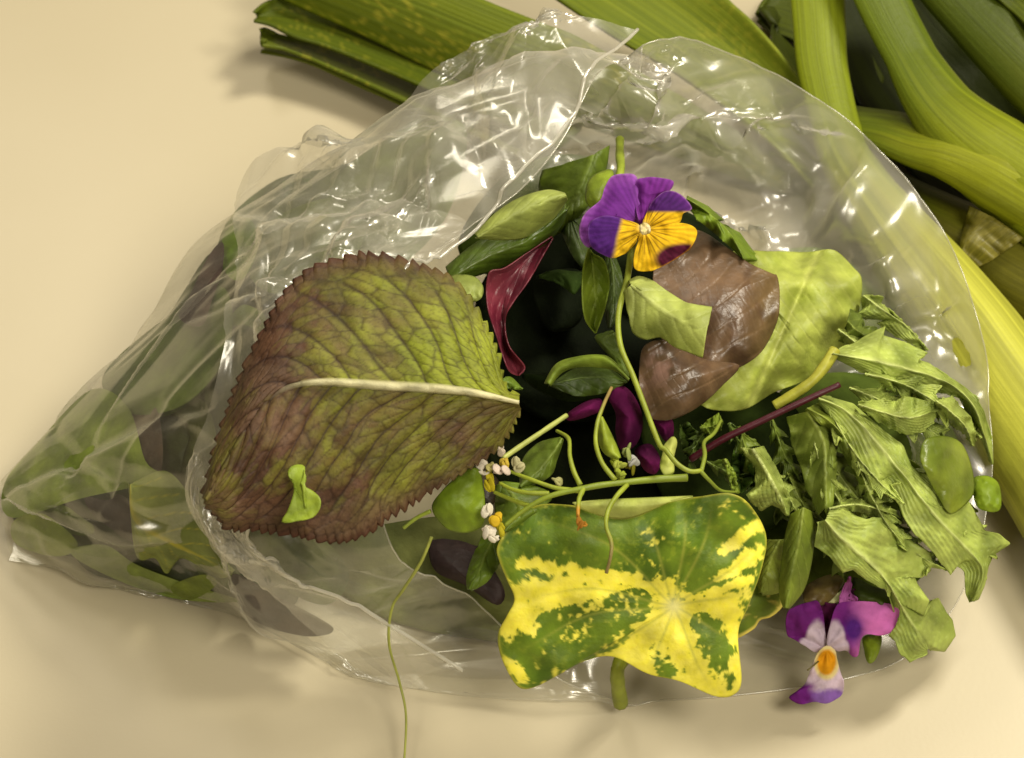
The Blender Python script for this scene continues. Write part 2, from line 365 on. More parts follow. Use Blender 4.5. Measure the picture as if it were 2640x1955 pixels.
# ------------------------------------------------------------------ leaf builders
def film_z(off):
    def f(x, y):
        x = np.asarray(x, float); y = np.asarray(y, float)
        z = np.array([zf(a, b, .012) for a, b in zip(x.ravel(), y.ravel())]).reshape(x.shape)
        return np.maximum(z - off * 1.25 - .001, .002)
    return f
def height(Z):
    return Z if callable(Z) else plane(Z)
def finish(name, W, F, mat, parent, col, uv, solid, label, cat, group):
    W = W.reshape(-1, 3)
    if parent is None:
        c = W.mean(0); c[2] = W[:, 2].min()
        o = mesh_obj(name, W - c, F, mat, None, col, uv, solid); o.location = c
        tag(o, label, cat, group)
    else: o = mesh_obj(name, W, F, mat, parent, col, uv, solid)
    return o
def blade(name, mid, left, right, Z, colfn, mat=None, cam=.004, droop=0, rip=(.0015, 5), nt=70, ns=36, sm=True, solid=.0003,
          parent=None, label=None, cat='leaf', group=None, seed=1, teeth=None, vee=False):
    mid, le, ri = resample(mid, nt), resample(left, nt, sm), resample(right, nt, sm)
    tooth = []
    if teeth:
        n, amp = teeth
        for e, sg in ((le, 1), (ri, 2)):
            T = np.gradient(e, axis=0); N_ = np.stack([T[:, 1], -T[:, 0]], 1); N_ /= np.linalg.norm(N_, axis=1, keepdims=True) + 1e-9
            flip = np.sign(((e - mid) * N_).sum(1)); flip[flip == 0] = 1
            k = np.linspace(0, n, nt) + .7 * vnoise(np.linspace(0, n * .8, nt), 0 * flip, seed + sg)
            tooth.append(N_ * (flip * amp * (.55 + .9 * vnoise(np.linspace(0, n * .7, nt), 0 * flip + 3, seed)) * ((k % 1) - .45))[:, None])
    t = np.linspace(0, 1, nt)[:, None]; s = np.linspace(-1, 1, ns)[None]
    a = np.abs(s)[..., None]; E = np.where((s < 0)[..., None], le[:, None], ri[:, None])
    Q = mid[:, None] * (1 - a) + E * a
    if tooth: Q = Q + np.where((s < 0)[..., None], tooth[0][:, None], tooth[1][:, None]) * sst(.86, 1, a)
    x, y = Q[..., 0], Q[..., 1]; t = t + 0 * s; s = s + 0 * t
    col, rel = colfn(t, s, x, y)
    z = height(Z)(x, y) + cam * ((1 - np.sqrt(s * s + .01)) * 1.3 if vee else 1 - s * s) - droop * t * t
    z = z + rip[0] * (.25 + np.abs(s)) * (fbm(t * rip[1] + (s > 0) * 7.3, s * .8, seed, 2) - .5) * 2 + rel
    W = at(x, y, np.maximum(z, .0012))
    return finish(name, W, grid_faces(nt, ns), mat or M_LEAF, parent, col, np.stack([t, s], -1), solid, label, cat, group)
def disc(name, cen, outline, Z, colfn, mat=None, cam=0., rip=(.0012, 3), nr=24, na=96, sm=True, solid=.0003, parent=None,
         label=None, cat='leaf', group=None, seed=1, edge=0.):
    o = resample(outline, na, sm, True); c = np.array(cen[:2], float)
    r = np.linspace(0.02, 1, nr)[:, None]; th = (np.arange(na) / na)[None]
    Q = c + (o - c)[None] * r[..., None]; x, y = Q[..., 0], Q[..., 1]; r = r + 0 * th; th = th + 0 * r
    col, rel = colfn(r, th, x, y)
    z = height(Z)(x, y) + cam * (1 - r * r) + edge * r ** 4 + rel
    sz = np.ptp(o, axis=0).max(); z = z + rip[0] * (.3 + .9 * r * r) * (fbm((x - c[0]) / sz * rip[1] * 1.4 + 9, (y - c[1]) / sz * rip[1] * 1.4, seed, 2) - .5) * 2
    W = at(x, y, np.maximum(z, .0012)).reshape(-1, 3)
    F = grid_faces(nr, na, True); F.append(list(range(na))[::-1])
    return finish(name, W, F, mat or M_LEAF, parent, col, np.stack([th, r], -1), solid, label, cat, group)
def stem(name, pts, rad, color, mat=None, parent=None, label=None, cat='stem', group=None, n=40, ns=8, color2=None, top=None):
    """pts (px, py, z); rad in metres, one value or (start, end)"""
    p = resample(np.array([at(*q) for q in pts]), n)
    r = np.linspace(rad[0], rad[1], n) if isinstance(rad, tuple) else np.full(n, rad)
    r = r * .66 * (.9 + .25 * fbm(np.linspace(0, 9, n), np.zeros(n), int(pts[0][0]) % 50, 2))
    V, F = tube(p, r, ns); t = np.repeat(np.linspace(0, 1, n), ns)
    c = np.tile(lin(color), (len(V), 1))
    if color2: c = mixc(lin(color), lin(color2), sst(.55, .85, t))
    return finish(name, V, F, mat or M_STEM, parent, c, None, 0, label, cat, group)
GREEN = np.array([1.14, 1.18, .90])   # measured against the tabletop in the photograph
def veined(base, dark, vein, nv=7, slant=.35, wv=.006, vmix=.55, rel=.0004, mid=.06, seed=1, ms=.004, mottle=1., edge=None):
    b, d, v = lin(base), lin(dark), lin(vein)
    def f(t, s, x, y):
        n = fbm(x * ms * 2, y * ms * 2, seed, 4)
        c = mixc(b, d, np.clip((n - .38) * 3 * mottle, 0, 1))
        q = (t - slant * np.abs(s) ** 1.15) * nv + (s > 0) * .45 + .25 * (n - .5)
        dist = np.abs(q - np.round(q)) / nv
        ln = np.exp(-(dist / wv) ** 2) * sst(1, .75, np.abs(s)) 
        br = np.exp(-(dist / (wv * 4)) ** 2)
        mw = mid * (1.15 - t); mr = np.exp(-(s / mw) ** 2) * sst(1, .8, t)
        if edge is not None: c = mixc(c, lin(edge), sst(.72, 1, np.abs(s)) * .8)
        c = mixc(c, v, np.clip(ln * vmix, 0, 1)); c = mixc(c, v, np.clip(mr, 0, 1) * .9) * (GREEN if b[1] > b[0] else 1.)
        return c, rel * (-.45 * br) + rel * 1.0 * mr + rel * 3 * (fbm(x * .012, y * .012, seed + 9, 3) - .5)
    return f
def plain(base, dark, seed=1, sc=.01, rel=.0003, veins=0, vein='c8cf8e'):
    b, d = lin(base), lin(dark)
    def f(r, th, x, y):
        n = fbm(x * sc, y * sc, seed, 4); c = mixc(b, d, np.clip((n - .35) * 3, 0, 1))
        rl = rel * (fbm(x * .03, y * .03, seed + 5, 3) - .5) * 2
        if veins:
            q = th * veins + .12 * fbm(r * 4, th * 0, seed, 2); dd = np.abs(q - np.round(q)) / veins * r
            ln = np.exp(-(dd / .006) ** 2); c = mixc(c, lin(vein), ln * .55); rl = rl - rel * ln
        return c * (GREEN if b[1] > b[0] else 1.), rl
    return f
def cap(z):                       # keep an inner leaf at least z high
    return z

# ------------------------------------------------------------------ leeks behind the bag
def sweep(name, pts, wid, hgt, c0, c1, parent, mat=None, n=90, ns=48, split=(.45, .8), ridge=.00016, bottom=True, seed=1, cut=False):
    """a leek shaft or leaf: elliptical section swept along pts (px,py,z centre); wid/hgt half sizes in metres along it"""
    p = resample(np.array([at(*q) for q in pts]), n); tt = np.linspace(0, 1, n)
    wv = np.interp(tt, np.linspace(0, 1, len(wid)), wid); hv = np.interp(tt, np.linspace(0, 1, len(hgt)), hgt)
    T = np.gradient(p, axis=0); T /= np.linalg.norm(T, axis=1, keepdims=True)
    S = np.cross(T, [0, 0, 1]); S /= np.linalg.norm(S, axis=1, keepdims=True); U = np.cross(S, T)
    a = np.linspace(0, 2 * np.pi, ns, endpoint=False)
    t = tt[:, None] + 0 * a[None]; an = a[None] + 0 * t
    rg = 1 + ridge / .012 * np.cos(an * 22 + 2 * fbm(t * 3, an, seed, 2))
    ca, sa = np.cos(an) * rg, np.sin(an) * rg
    V = p[:, None] + (wv[:, None] * ca)[..., None] * S[:, None] + (hv[:, None] * sa)[..., None] * U[:, None]
    V[..., 2] = np.maximum(V[..., 2], .001)
    st = fbm(an * 9, t * 2.0, seed, 3); f = sst(split[0], split[1], t + .25 * (st - .5))
    c = mixc(lin(c0), lin(c1), f)
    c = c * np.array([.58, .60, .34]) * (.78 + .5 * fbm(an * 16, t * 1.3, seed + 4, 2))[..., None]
    F = grid_faces(n, ns, True); F.append(list(range(ns))[::-1]); F.append([(n - 1) * ns + k for k in range(ns)])
    return finish(name, V, F, mat or M_LEEK, parent, c, np.stack([t, an / 6.283], -1), 0, None, None, None)
def leekcol(base, dark, seed=1, fleck=0., n=26, rib=None):
    def f(t, s, x, y):
        st = fbm(s * n, t * 1.5, seed, 3); c = mixc(lin(base), lin(dark), np.clip((st - .3) * 1.8, 0, 1)) * np.array([.82, .80, .52])
        if fleck:
            fl = sst(.66, .76, vnoise(x * .11, y * .11, seed)) * sst(.45, .62, fbm(x * .006, y * .006, seed + 2, 2))
            c = mixc(c, lin('a8a030'), fl * fleck)
        return c, .00005 * np.cos(s * n * 1.6 + 2 * st)
    return f
LK = 'leeks lying behind the bag'
# leek whose pale shaft passes the right side of the bag
lk = empty('leek', tuple(at(2450, 800, 0.)))
tag(lk, 'leek with yellow green shaft running beside the bag mouth and one upright leaf', 'leek', LK)
sweep('shaft', [(2900, 1500, .015), (2740, 1230, .016), (2600, 1030, .018), (2450, 800, .021), (2300, 590, .024), (2180, 400, .026), (2125, 200, .030), (2112, 60, .034), (2105, -60, .038)],
      [.0165, .0165, .0160, .0145, .0120, .0088, .0070, .0074, .0080], [.0150, .0150, .0145, .0130, .010, .006, .0035, .0025, .002], 'd6d468', '93a024', lk, split=(.42, .75), seed=3)
blade('leaf_blade', [(2140, 470), (2060, 330), (1900, 170), (1700, 20), (1480, -110)], [(2100, 480), (1960, 340), (1750, 190), (1580, 90), (1400, -30), (1300, -100)],
      [(2190, 440), (2130, 320), (2060, 205), (1950, 70), (1870, -10), (1780, -130)], [(2140, 470, .018), (1700, 20, .028), (1480, -110, .03)],
      leekcol('7f8d2b', '57681a', 4, .2), M_LEEK, cam=-.004, rip=(.001, 3), solid=.0011, parent=lk)
# leek with forked leaves at the right
lk = empty('leek', tuple(at(2640, 480, 0.)))
tag(lk, 'leek with olive shaft forking into two leaves above the sheathed stalk', 'leek', LK)
sweep('shaft', [(2950, 700, .030), (2800, 590, .031), (2640, 470, .033), (2520, 375, .035), (2420, 265, .037), (2340, 130, .040), (2275, 0, .044), (2230, -120, .048)],
      [.0145, .0145, .0142, .0135, .0100, .0078, .0080, .0085], [.0130, .0130, .0120, .0095, .0055, .003, .0025, .002], '98a02c', '6c7c1c', lk, split=(.35, .75), seed=7)
sweep('leaf_blade', [(2700, 520, .034), (2580, 440, .036), (2470, 385, .036), (2380, 365, .033), (2280, 335, .028), (2180, 320, .022), (2060, 300, .016)],
      [.0120, .0130, .0120, .0100, .0086, .0084, .0084], [.0085, .0075, .005, .003, .0025, .002, .002], '9a9f26', '6d7b1c', lk, split=(.3, .7), seed=9)
# stalk with papery sheath, lowest
lk = empty('leek', tuple(at(2500, 650, 0.)))
tag(lk, 'dull olive leek stalk wrapped in a torn papery sheath, under the forked leek', 'leek', LK)
sweep('shaft', [(2950, 900, .014), (2780, 800, .014), (2640, 725, .0145), (2520, 650, .0145), (2400, 575, .014), (2300, 510, .012), (2200, 450, .010)],
      [.0125, .0125, .0125, .0122, .0105, .009, .008], [.0125, .0125, .0125, .012, .009, .006, .004], '7f7a32', '5d6a18', lk, split=(.5, .85), seed=11)
blade('papery_sheath', [(2560, 560), (2500, 610), (2470, 680)], [(2500, 530), (2485, 590), (2465, 680)], [(2640, 615), (2560, 670), (2490, 705)], [(2560, 560, .030), (2500, 680, .0245), (2640, 640, .030)],
      leekcol('8e8846', '666428', 5), M_SHEATH, cam=.002, rip=(.002, 6), nt=40, ns=24, solid=.0002, parent=lk, sm=False)
# dark green tops
lk = empty('leek', tuple(at(2560, 60, 0.)))
tag(lk, 'dark green leek top with wide leaf lying over the forked leek at the back', 'leek', LK)
sweep('shaft', [(2980, 480, .030), (2820, 330, .034), (2680, 190, .040), (2540, 40, .044), (2430, -90, .046), (2350, -220, .046)],
      [.0125, .0130, .0130, .0125, .0125, .013], [.010, .009, .0075, .006, .005, .004], '6d7420', '525f17', lk, split=(.1, .6), seed=13)
blade('leaf_blade', [(2760, 60), (2640, -40), (2500, -160)], [(2700, 110), (2600, 20), (2420, -140)], [(2820, 20), (2700, -80), (2560, -200)], [(2760, 60, .055), (2500, -160, .06), (2600, 20, .052)],
      leekcol('5b681a', '45510f', 6), M_LEEK, cam=-.003, solid=.0012, parent=lk, nt=40)
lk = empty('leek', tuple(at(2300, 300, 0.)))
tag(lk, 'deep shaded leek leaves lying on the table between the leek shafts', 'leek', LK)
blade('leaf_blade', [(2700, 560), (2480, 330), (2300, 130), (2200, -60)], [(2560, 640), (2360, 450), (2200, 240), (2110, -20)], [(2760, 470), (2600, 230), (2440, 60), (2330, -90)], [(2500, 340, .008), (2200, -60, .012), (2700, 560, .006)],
      leekcol('2e380a', '1e2606', 8), M_LEEK, cam=-.004, solid=.0012, parent=lk, nt=50)  # gap leaf coloured very dark, painting in the shade between the shafts
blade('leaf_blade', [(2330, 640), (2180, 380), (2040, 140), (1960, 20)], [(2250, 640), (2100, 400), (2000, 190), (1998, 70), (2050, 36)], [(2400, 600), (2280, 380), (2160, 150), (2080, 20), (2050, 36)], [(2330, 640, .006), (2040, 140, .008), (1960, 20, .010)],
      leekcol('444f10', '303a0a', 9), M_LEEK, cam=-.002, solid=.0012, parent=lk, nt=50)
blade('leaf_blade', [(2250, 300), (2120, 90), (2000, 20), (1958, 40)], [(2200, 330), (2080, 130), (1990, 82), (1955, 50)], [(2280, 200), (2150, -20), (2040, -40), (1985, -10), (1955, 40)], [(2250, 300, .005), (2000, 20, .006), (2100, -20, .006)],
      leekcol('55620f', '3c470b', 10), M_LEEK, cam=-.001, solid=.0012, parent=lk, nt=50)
# leaves fanning out at the left
lk = empty('leek', tuple(at(1300, 250, 0.)))
tag(lk, 'leek with flat green leaves and torn cut ends fanning out over the table', 'leek', LK)
blade('leaf_blade', [(2040, 470), (1500, 200), (1200, 70), (950, -30), (720, -100)], [(2020, 500), (1400, 290), (1140, 192), (940, 95), (745, 8), (640, -50)], [(2060, 430), (1540, 122), (1400, 60), (1250, 0), (1050, -90), (850, -170)],
      [(1760, 340, .012), (1200, 70, .022), (800, -80, .026)], leekcol('6f7d1a', '55640f', 14, .4), M_LEEK, cam=.0025, rip=(.001, 3), solid=.0011, parent=lk, nt=100, ns=50)
blade('leaf_blade', [(1500, 330), (1250, 215), (1000, 105), (800, 40), (665, 42)], [(1440, 380), (1200, 270), (1020, 190), (850, 120), (760, 92), (700, 62), (655, 50)], [(1500, 290), (1250, 170), (1000, 60), (820, 0), (740, -6), (690, 8), (658, 36)],
      [(1500, 330, .010), (1000, 105, .014), (700, 40, .018)], leekcol('5a6814', '46540d', 15, .2), M_LEEK, cam=-.003, rip=(.0008, 3), solid=.0010, parent=lk, nt=100)
blade('leaf_blade', [(1420, 400), (1150, 275), (900, 170), (760, 115), (672, 84)], [(1340, 400), (1100, 285), (930, 205), (800, 148), (730, 122), (676, 114), (690, 108), (672, 104)], [(1420, 360), (1180, 240), (960, 150), (830, 112), (740, 92), (704, 84), (712, 92), (682, 78), (672, 82)],
      [(1420, 400, .006), (900, 170, .010), (680, 90, .014)], leekcol('66741a', '4a570f', 16, .3), M_LEEK, cam=-.002, rip=(.0008, 3), sm=False, solid=.0010, parent=lk, nt=140)
blade('leaf_blade', [(1340, 400), (1100, 292), (930, 215), (800, 158), (672, 132)], [(1300, 410), (1080, 296), (910, 219), (790, 165), (672, 136)], [(1340, 375), (1100, 275), (930, 198), (810, 148), (700, 122), (676, 128)],
      [(1340, 400, .003), (900, 200, .004), (680, 130, .006)], leekcol('7d8a2c', '5b681a', 17), M_LEEK, cam=.001, rip=(.0006, 3), solid=.0008, parent=lk, nt=70, ns=16)

# ------------------------------------------------------------------ leaves packed in the closed part of the bag, seen through the film
IN = 'leaves packed inside the closed part of the bag'
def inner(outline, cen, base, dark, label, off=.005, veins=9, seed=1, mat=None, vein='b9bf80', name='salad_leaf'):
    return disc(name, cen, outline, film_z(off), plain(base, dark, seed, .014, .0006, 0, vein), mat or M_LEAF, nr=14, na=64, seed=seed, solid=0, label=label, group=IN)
inner([(12, 1245), (100, 1138), (235, 1005), (330, 1050), (375, 1190), (420, 1235), (210, 1285), (28, 1335)], (200, 1200), '8a9a4a', '67782f', 'broad pale green leaf filling the sealed corner of the bag', .004, 7, 21)
inner([(265, 970), (420, 825), (575, 740), (590, 900), (480, 1040), (330, 1065)], (420, 950), '64753a', '45572a', 'dark green leaf pressed flat against the film above the sealed corner', .005, 7, 22)
inner([(462, 820), (490, 760), (538, 660), (575, 625), (572, 700), (548, 770), (520, 840)], (525, 745), '62504a', '46383a', 'narrow dull purple leaf strip pressed against the slanting side of the bag', .003, 0, 23)
inner([(575, 610), (640, 560), (665, 640), (625, 720), (580, 700)], (615, 640), '6b8a1c', '55701a', 'small bright green leaf tip showing at the loose edge of the cuff', .006, 5, 24)
inner([(120, 1310), (330, 1245), (420, 1330), (500, 1440), (640, 1520), (560, 1540), (400, 1510), (240, 1480), (170, 1400)], (330, 1420), '3d4726', '2a3018', 'very dark green leaf low in the sealed end of the bag', .011, 7, 25, M_LEAF, '555f3a')
blade('salad_leaf', [(335, 1250), (345, 1340), (440, 1400), (600, 1475)], [(330, 1245), (350, 1430), (400, 1440), (430, 1480), (470, 1440), (560, 1490), (600, 1480)], [(350, 1240), (430, 1215), (500, 1290), (560, 1370), (580, 1440), (605, 1470)], film_z(.004),
      veined('8c9452', '6c7640', 'b5aa3c', 6, mid=.09, seed=26), solid=0, label='grey green leaf with yellow midrib crossing the very dark leaf in the bag', group=IN)
inner([(34, 1345), (110, 1325), (200, 1400), (150, 1435), (44, 1405)], (100, 1390), '848f3a', '6b7830', 'small yellow green leaf lowest in the sealed corner of the bag', .003, 5, 27)
inner([(180, 1425), (270, 1405), (350, 1455), (480, 1505), (620, 1550), (460, 1545), (300, 1495)], (370, 1505), '7d8a48', '66743a', 'long pale green leaf along the bottom seam of the bag', .003, 5, 28)
inner([(440, 1515), (520, 1482), (560, 1505), (490, 1548)], (500, 1515), '7f8a34', '6c7a2c', 'small olive leaf corner on the bottom seam of the bag', .0015, 0, 29)
inner([(730, 468), (805, 462), (785, 502), (745, 512)], (765, 488), '4f6420', '3e5016', 'small dark green leaf scrap at the top of the cuff', .006, 0, 30)
inner([(700, 570), (870, 510), (940, 600), (860, 720), (720, 760), (640, 700)], (790, 640), '6f7d3e', '55642e', 'soft green leaf under the cuff behind the big serrated leaf', .008, 7, 31)
inner([(540, 900), (640, 840), (700, 960), (640, 1120), (540, 1120)], (610, 1000), '4a5432', '363e28', 'shaded grey green leaf under the cuff beside the big serrated leaf', .009, 7, 32)
inner([(380, 1080), (520, 1030), (560, 1200), (470, 1330), (380, 1260)], (460, 1180), '5a6236', '444a28', 'crumpled olive leaf in the middle of the closed part of the bag', .009, 7, 33)
inner([(330, 1080), (400, 1050), (420, 1180), (390, 1290), (350, 1220)], (380, 1170), '6a5a4a', '4e4038', 'brownish purple leaf between the pale and olive leaves in the bag', .005, 5, 34)
inner([(850, 480), (1050, 330), (1200, 330), (1150, 560), (1000, 700), (880, 640)], (1020, 520), '6d7a44', '566434', 'light green leaf under the bright creases of the cuff', .016, 7, 35)
inner([(640, 1300), (820, 1380), (900, 1480), (840, 1560), (700, 1500), (610, 1400)], (760, 1440), '59653a', '434c2c', 'green leaf behind the lower flap of the cuff', .014, 6, 36)
inner([(600, 1480), (720, 1540), (860, 1620), (780, 1640), (640, 1590)], (720, 1570), '4a3c34', '352c28', 'dark purplish leaf on the bottom seam beside the cuff flap', .004, 0, 37)

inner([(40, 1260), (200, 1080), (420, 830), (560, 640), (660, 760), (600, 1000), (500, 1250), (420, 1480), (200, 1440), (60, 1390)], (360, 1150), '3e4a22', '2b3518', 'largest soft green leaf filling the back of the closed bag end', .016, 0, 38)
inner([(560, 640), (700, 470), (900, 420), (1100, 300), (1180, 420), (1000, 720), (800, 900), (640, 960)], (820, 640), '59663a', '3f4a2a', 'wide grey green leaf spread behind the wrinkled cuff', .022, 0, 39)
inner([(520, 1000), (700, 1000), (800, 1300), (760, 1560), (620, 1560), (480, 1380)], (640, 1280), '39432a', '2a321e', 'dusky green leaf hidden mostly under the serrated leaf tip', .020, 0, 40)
def ragged(cx, cy, rx, ry, seed, rot=0.):
    r = np.random.default_rng(seed); a = np.linspace(0, 2 * np.pi, 13, endpoint=False); k = r.uniform(.65, 1.15, 13)
    x, y = np.cos(a) * rx * k, np.sin(a) * ry * k; return [(cx + x_ * math.cos(rot) - y_ * math.sin(rot), cy + x_ * math.sin(rot) + y_ * math.cos(rot)) for x_, y_ in zip(x, y)]
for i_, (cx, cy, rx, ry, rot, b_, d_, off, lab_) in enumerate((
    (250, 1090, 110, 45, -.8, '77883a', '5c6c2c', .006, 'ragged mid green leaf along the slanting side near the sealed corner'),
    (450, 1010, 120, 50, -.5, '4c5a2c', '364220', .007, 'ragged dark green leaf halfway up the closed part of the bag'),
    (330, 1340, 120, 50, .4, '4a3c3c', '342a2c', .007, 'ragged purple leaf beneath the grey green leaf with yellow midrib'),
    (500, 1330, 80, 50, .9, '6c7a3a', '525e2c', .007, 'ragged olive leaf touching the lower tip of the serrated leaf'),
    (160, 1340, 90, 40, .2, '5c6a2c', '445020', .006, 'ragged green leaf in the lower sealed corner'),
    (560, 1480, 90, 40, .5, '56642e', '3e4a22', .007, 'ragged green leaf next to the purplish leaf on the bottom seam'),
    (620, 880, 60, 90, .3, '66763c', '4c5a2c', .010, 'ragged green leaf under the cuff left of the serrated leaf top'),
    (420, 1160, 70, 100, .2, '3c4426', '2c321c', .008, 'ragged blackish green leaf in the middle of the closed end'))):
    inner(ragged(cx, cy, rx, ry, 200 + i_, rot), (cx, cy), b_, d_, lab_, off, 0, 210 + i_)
# ------------------------------------------------------------------ leaves deep in the bag mouth, the darkest with shade put into their colour
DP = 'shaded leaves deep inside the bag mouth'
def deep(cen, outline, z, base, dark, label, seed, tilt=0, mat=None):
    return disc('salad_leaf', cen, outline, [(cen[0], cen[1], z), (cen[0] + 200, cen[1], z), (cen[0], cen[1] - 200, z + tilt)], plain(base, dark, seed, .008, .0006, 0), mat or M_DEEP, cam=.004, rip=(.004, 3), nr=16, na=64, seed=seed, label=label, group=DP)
deep((1450, 880), [(1230, 760), (1350, 620), (1500, 600), (1640, 720), (1680, 900), (1600, 1060), (1400, 1080), (1260, 960)], .032, '10160a', '0a0e06', 'salad leaf painted near black for the shade at the bottom of the hollow in the salad', 41, .004)
deep((1500, 1130), [(1260, 1020), (1450, 1000), (1700, 1020), (1760, 1180), (1700, 1320), (1450, 1330), (1280, 1250)], .020, '141a0a', '0c1006', 'salad leaf painted near black for the shade beneath the flowering stalk', 42, .004)
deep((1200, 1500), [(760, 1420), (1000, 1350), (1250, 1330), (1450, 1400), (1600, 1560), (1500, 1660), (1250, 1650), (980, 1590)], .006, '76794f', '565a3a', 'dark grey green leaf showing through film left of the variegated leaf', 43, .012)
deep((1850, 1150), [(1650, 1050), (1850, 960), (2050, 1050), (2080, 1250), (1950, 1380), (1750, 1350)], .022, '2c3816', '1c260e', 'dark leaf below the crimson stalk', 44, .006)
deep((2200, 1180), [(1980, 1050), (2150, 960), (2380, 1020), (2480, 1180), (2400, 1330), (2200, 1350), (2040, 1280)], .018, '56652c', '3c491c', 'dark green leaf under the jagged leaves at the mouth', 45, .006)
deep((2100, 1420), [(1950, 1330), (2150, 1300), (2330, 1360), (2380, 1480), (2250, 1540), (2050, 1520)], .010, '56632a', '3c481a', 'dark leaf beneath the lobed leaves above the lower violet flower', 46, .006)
deep((1700, 720), [(1480, 640), (1600, 520), (1800, 560), (1950, 700), (1900, 900), (1700, 950), (1550, 850)], .038, '1c2410', '12180a', 'salad leaf painted dark for the shade behind the brown leaf and the upper violet flower', 47, .012)
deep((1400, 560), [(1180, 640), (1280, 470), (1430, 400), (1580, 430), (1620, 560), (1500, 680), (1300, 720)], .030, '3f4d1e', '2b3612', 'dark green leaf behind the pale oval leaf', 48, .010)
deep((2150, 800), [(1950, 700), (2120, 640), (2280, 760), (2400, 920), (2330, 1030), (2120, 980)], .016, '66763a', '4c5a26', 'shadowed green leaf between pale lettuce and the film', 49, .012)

# ------------------------------------------------------------------ big serrated mustard leaf
def mustard(t, s, x, y):
    n = fbm(x * .006, y * .006, 3, 4); n2 = fbm(x * .02, y * .02, 8, 3)
    up = s < 0
    purple, green, dk = lin('5a3f2c'), lin('919b2c'), lin('2c1812')
    # green towards the base of the upper half and in patches between the veins, purple brown towards margin and tip
    sl = np.where(up, .30, .52)
    cv = cellval(t * 17 - sl * np.abs(s) * 17, s * 9 + n, 5); cv2 = cellval(t * 40 - sl * np.abs(s) * 40, s * 21, 9)
    g = np.where(up, .88 * sst(.70, .10, t) + .06, .36 * sst(1.0, .3, t) + .02)
    g = np.clip(g + 1.0 * (n - .5) + .45 * (n2 - .5) + .22 * (cv - .5) + .20 * (cv2 - .5), 0, 1)
    g = g * (1 - .85 * sst(.80, .97, np.abs(s)) * sst(.1, .35, t))
    c = mixc(purple, green, g)
    c = mixc(c, lin('745c46'), .45 * sst(.5, .62, fbm(x * .009, y * .009, 21, 3)) * (1 - g))
    q = (t - sl * np.abs(s) ** 1.1 + .05 * np.abs(s) ** 3) * 11 + np.where(up, .2, .6) + .7 * (fbm(x * .005, y * .005, 31, 2) - .5)
    d = np.abs(q - np.round(q)) / 11
    v2 = np.exp(-(d / .0065) ** 2) * sst(1.02, .7, np.abs(s))
    cell = cells(t * 17 - sl * np.abs(s) * 17, s * 9 + n, 5); v3 = np.exp(-(cell / .11) ** 2)
    cell2 = cells(t * 40 - sl * np.abs(s) * 40, s * 21, 9); v4 = np.exp(-(cell2 / .13) ** 2)
    c = mixc(c, dk, .55 * v3); c = mixc(c, dk, .32 * v4); c = mixc(c, dk, np.clip(.8 * v2, 0, 1))
    c = mixc(c, lin('4c2a1c'), .8 * sst(.94, 1, np.abs(s)) * sst(.15, .4, t))
    w = .040 * np.clip(1.12 - t * 1.55, 0.001, 2) + .004; mr = np.exp(-(s / w) ** 4) * sst(.72, .5, t)
    c = mixc(c, lin('d4cfa4'), np.clip(mr, 0, 1)); fr = np.exp(-(s / .012) ** 2) * sst(.5, .7, t); c = mixc(c, dk, .7 * fr)
    v2w = np.exp(-(d / .016) ** 2)
    return c, -.00042 * v2w * sst(1, .6, np.abs(s)) - .00010 * v3 + .0012 * mr + .0006 * (n2 - .5)
mz = [(1335, 1035, .079), (1000, 650, .1015), (760, 1380, .071), (530, 1280, .075)]
blade('mustard_leaf', [(1338, 1038), (1200, 1010), (1000, 996), (770, 990), (650, 1080), (530, 1290)],
      [(1338, 1020), (1300, 1000), (1278, 900), (1240, 815), (1170, 722), (1080, 682), (960, 655), (880, 668), (800, 692), (728, 762), (690, 832), (640, 930), (592, 1050), (560, 1140), (524, 1285)],
      [(1340, 1055), (1300, 1135), (1230, 1195), (1150, 1245), (1110, 1268), (1060, 1300), (1000, 1335), (955, 1372), (870, 1398), (760, 1380), (660, 1365), (592, 1362), (556, 1325), (526, 1295)],
      mz, mustard, M_MATTE, cam=.006, rip=(.003, 5), nt=300, ns=170, solid=.0004, teeth=(40, 15), seed=5,
      label='large purple green serrated mustard leaf with pale midrib lying over the cuff')
o = disc('leaf_scrap', (788, 1315), cr('3', [(470, 1200), (500, 1165), (555, 1170), (545, 1230), (535, 1262), (590, 1290), (632, 1330), (632, 1380), (600, 1425), (540, 1440), (440, 1452), (470, 1390), (500, 1300), (490, 1240)]), [(788, 1315, .0815), (1000, 1315, .085), (788, 1200, .0855)],
     plain('8c9c36', '76882a', 3, .02), M_LEAF, cam=.0003, rip=(.0012, 3), nr=10, na=48, label='small bright green leaf scrap stuck on the big serrated leaf')
disc('leaf_scrap', (1200, 1250), [(1165, 1255), (1200, 1210), (1260, 1215), (1290, 1260), (1240, 1340), (1170, 1350), (1130, 1310)], [(1200, 1250, .046)], plain('4a3a22', '2c2414', 5, .02), M_LEAF, cam=.003, nr=10, na=48,
     label='dark purplish leaf fragment under the lower edge of the serrated leaf')

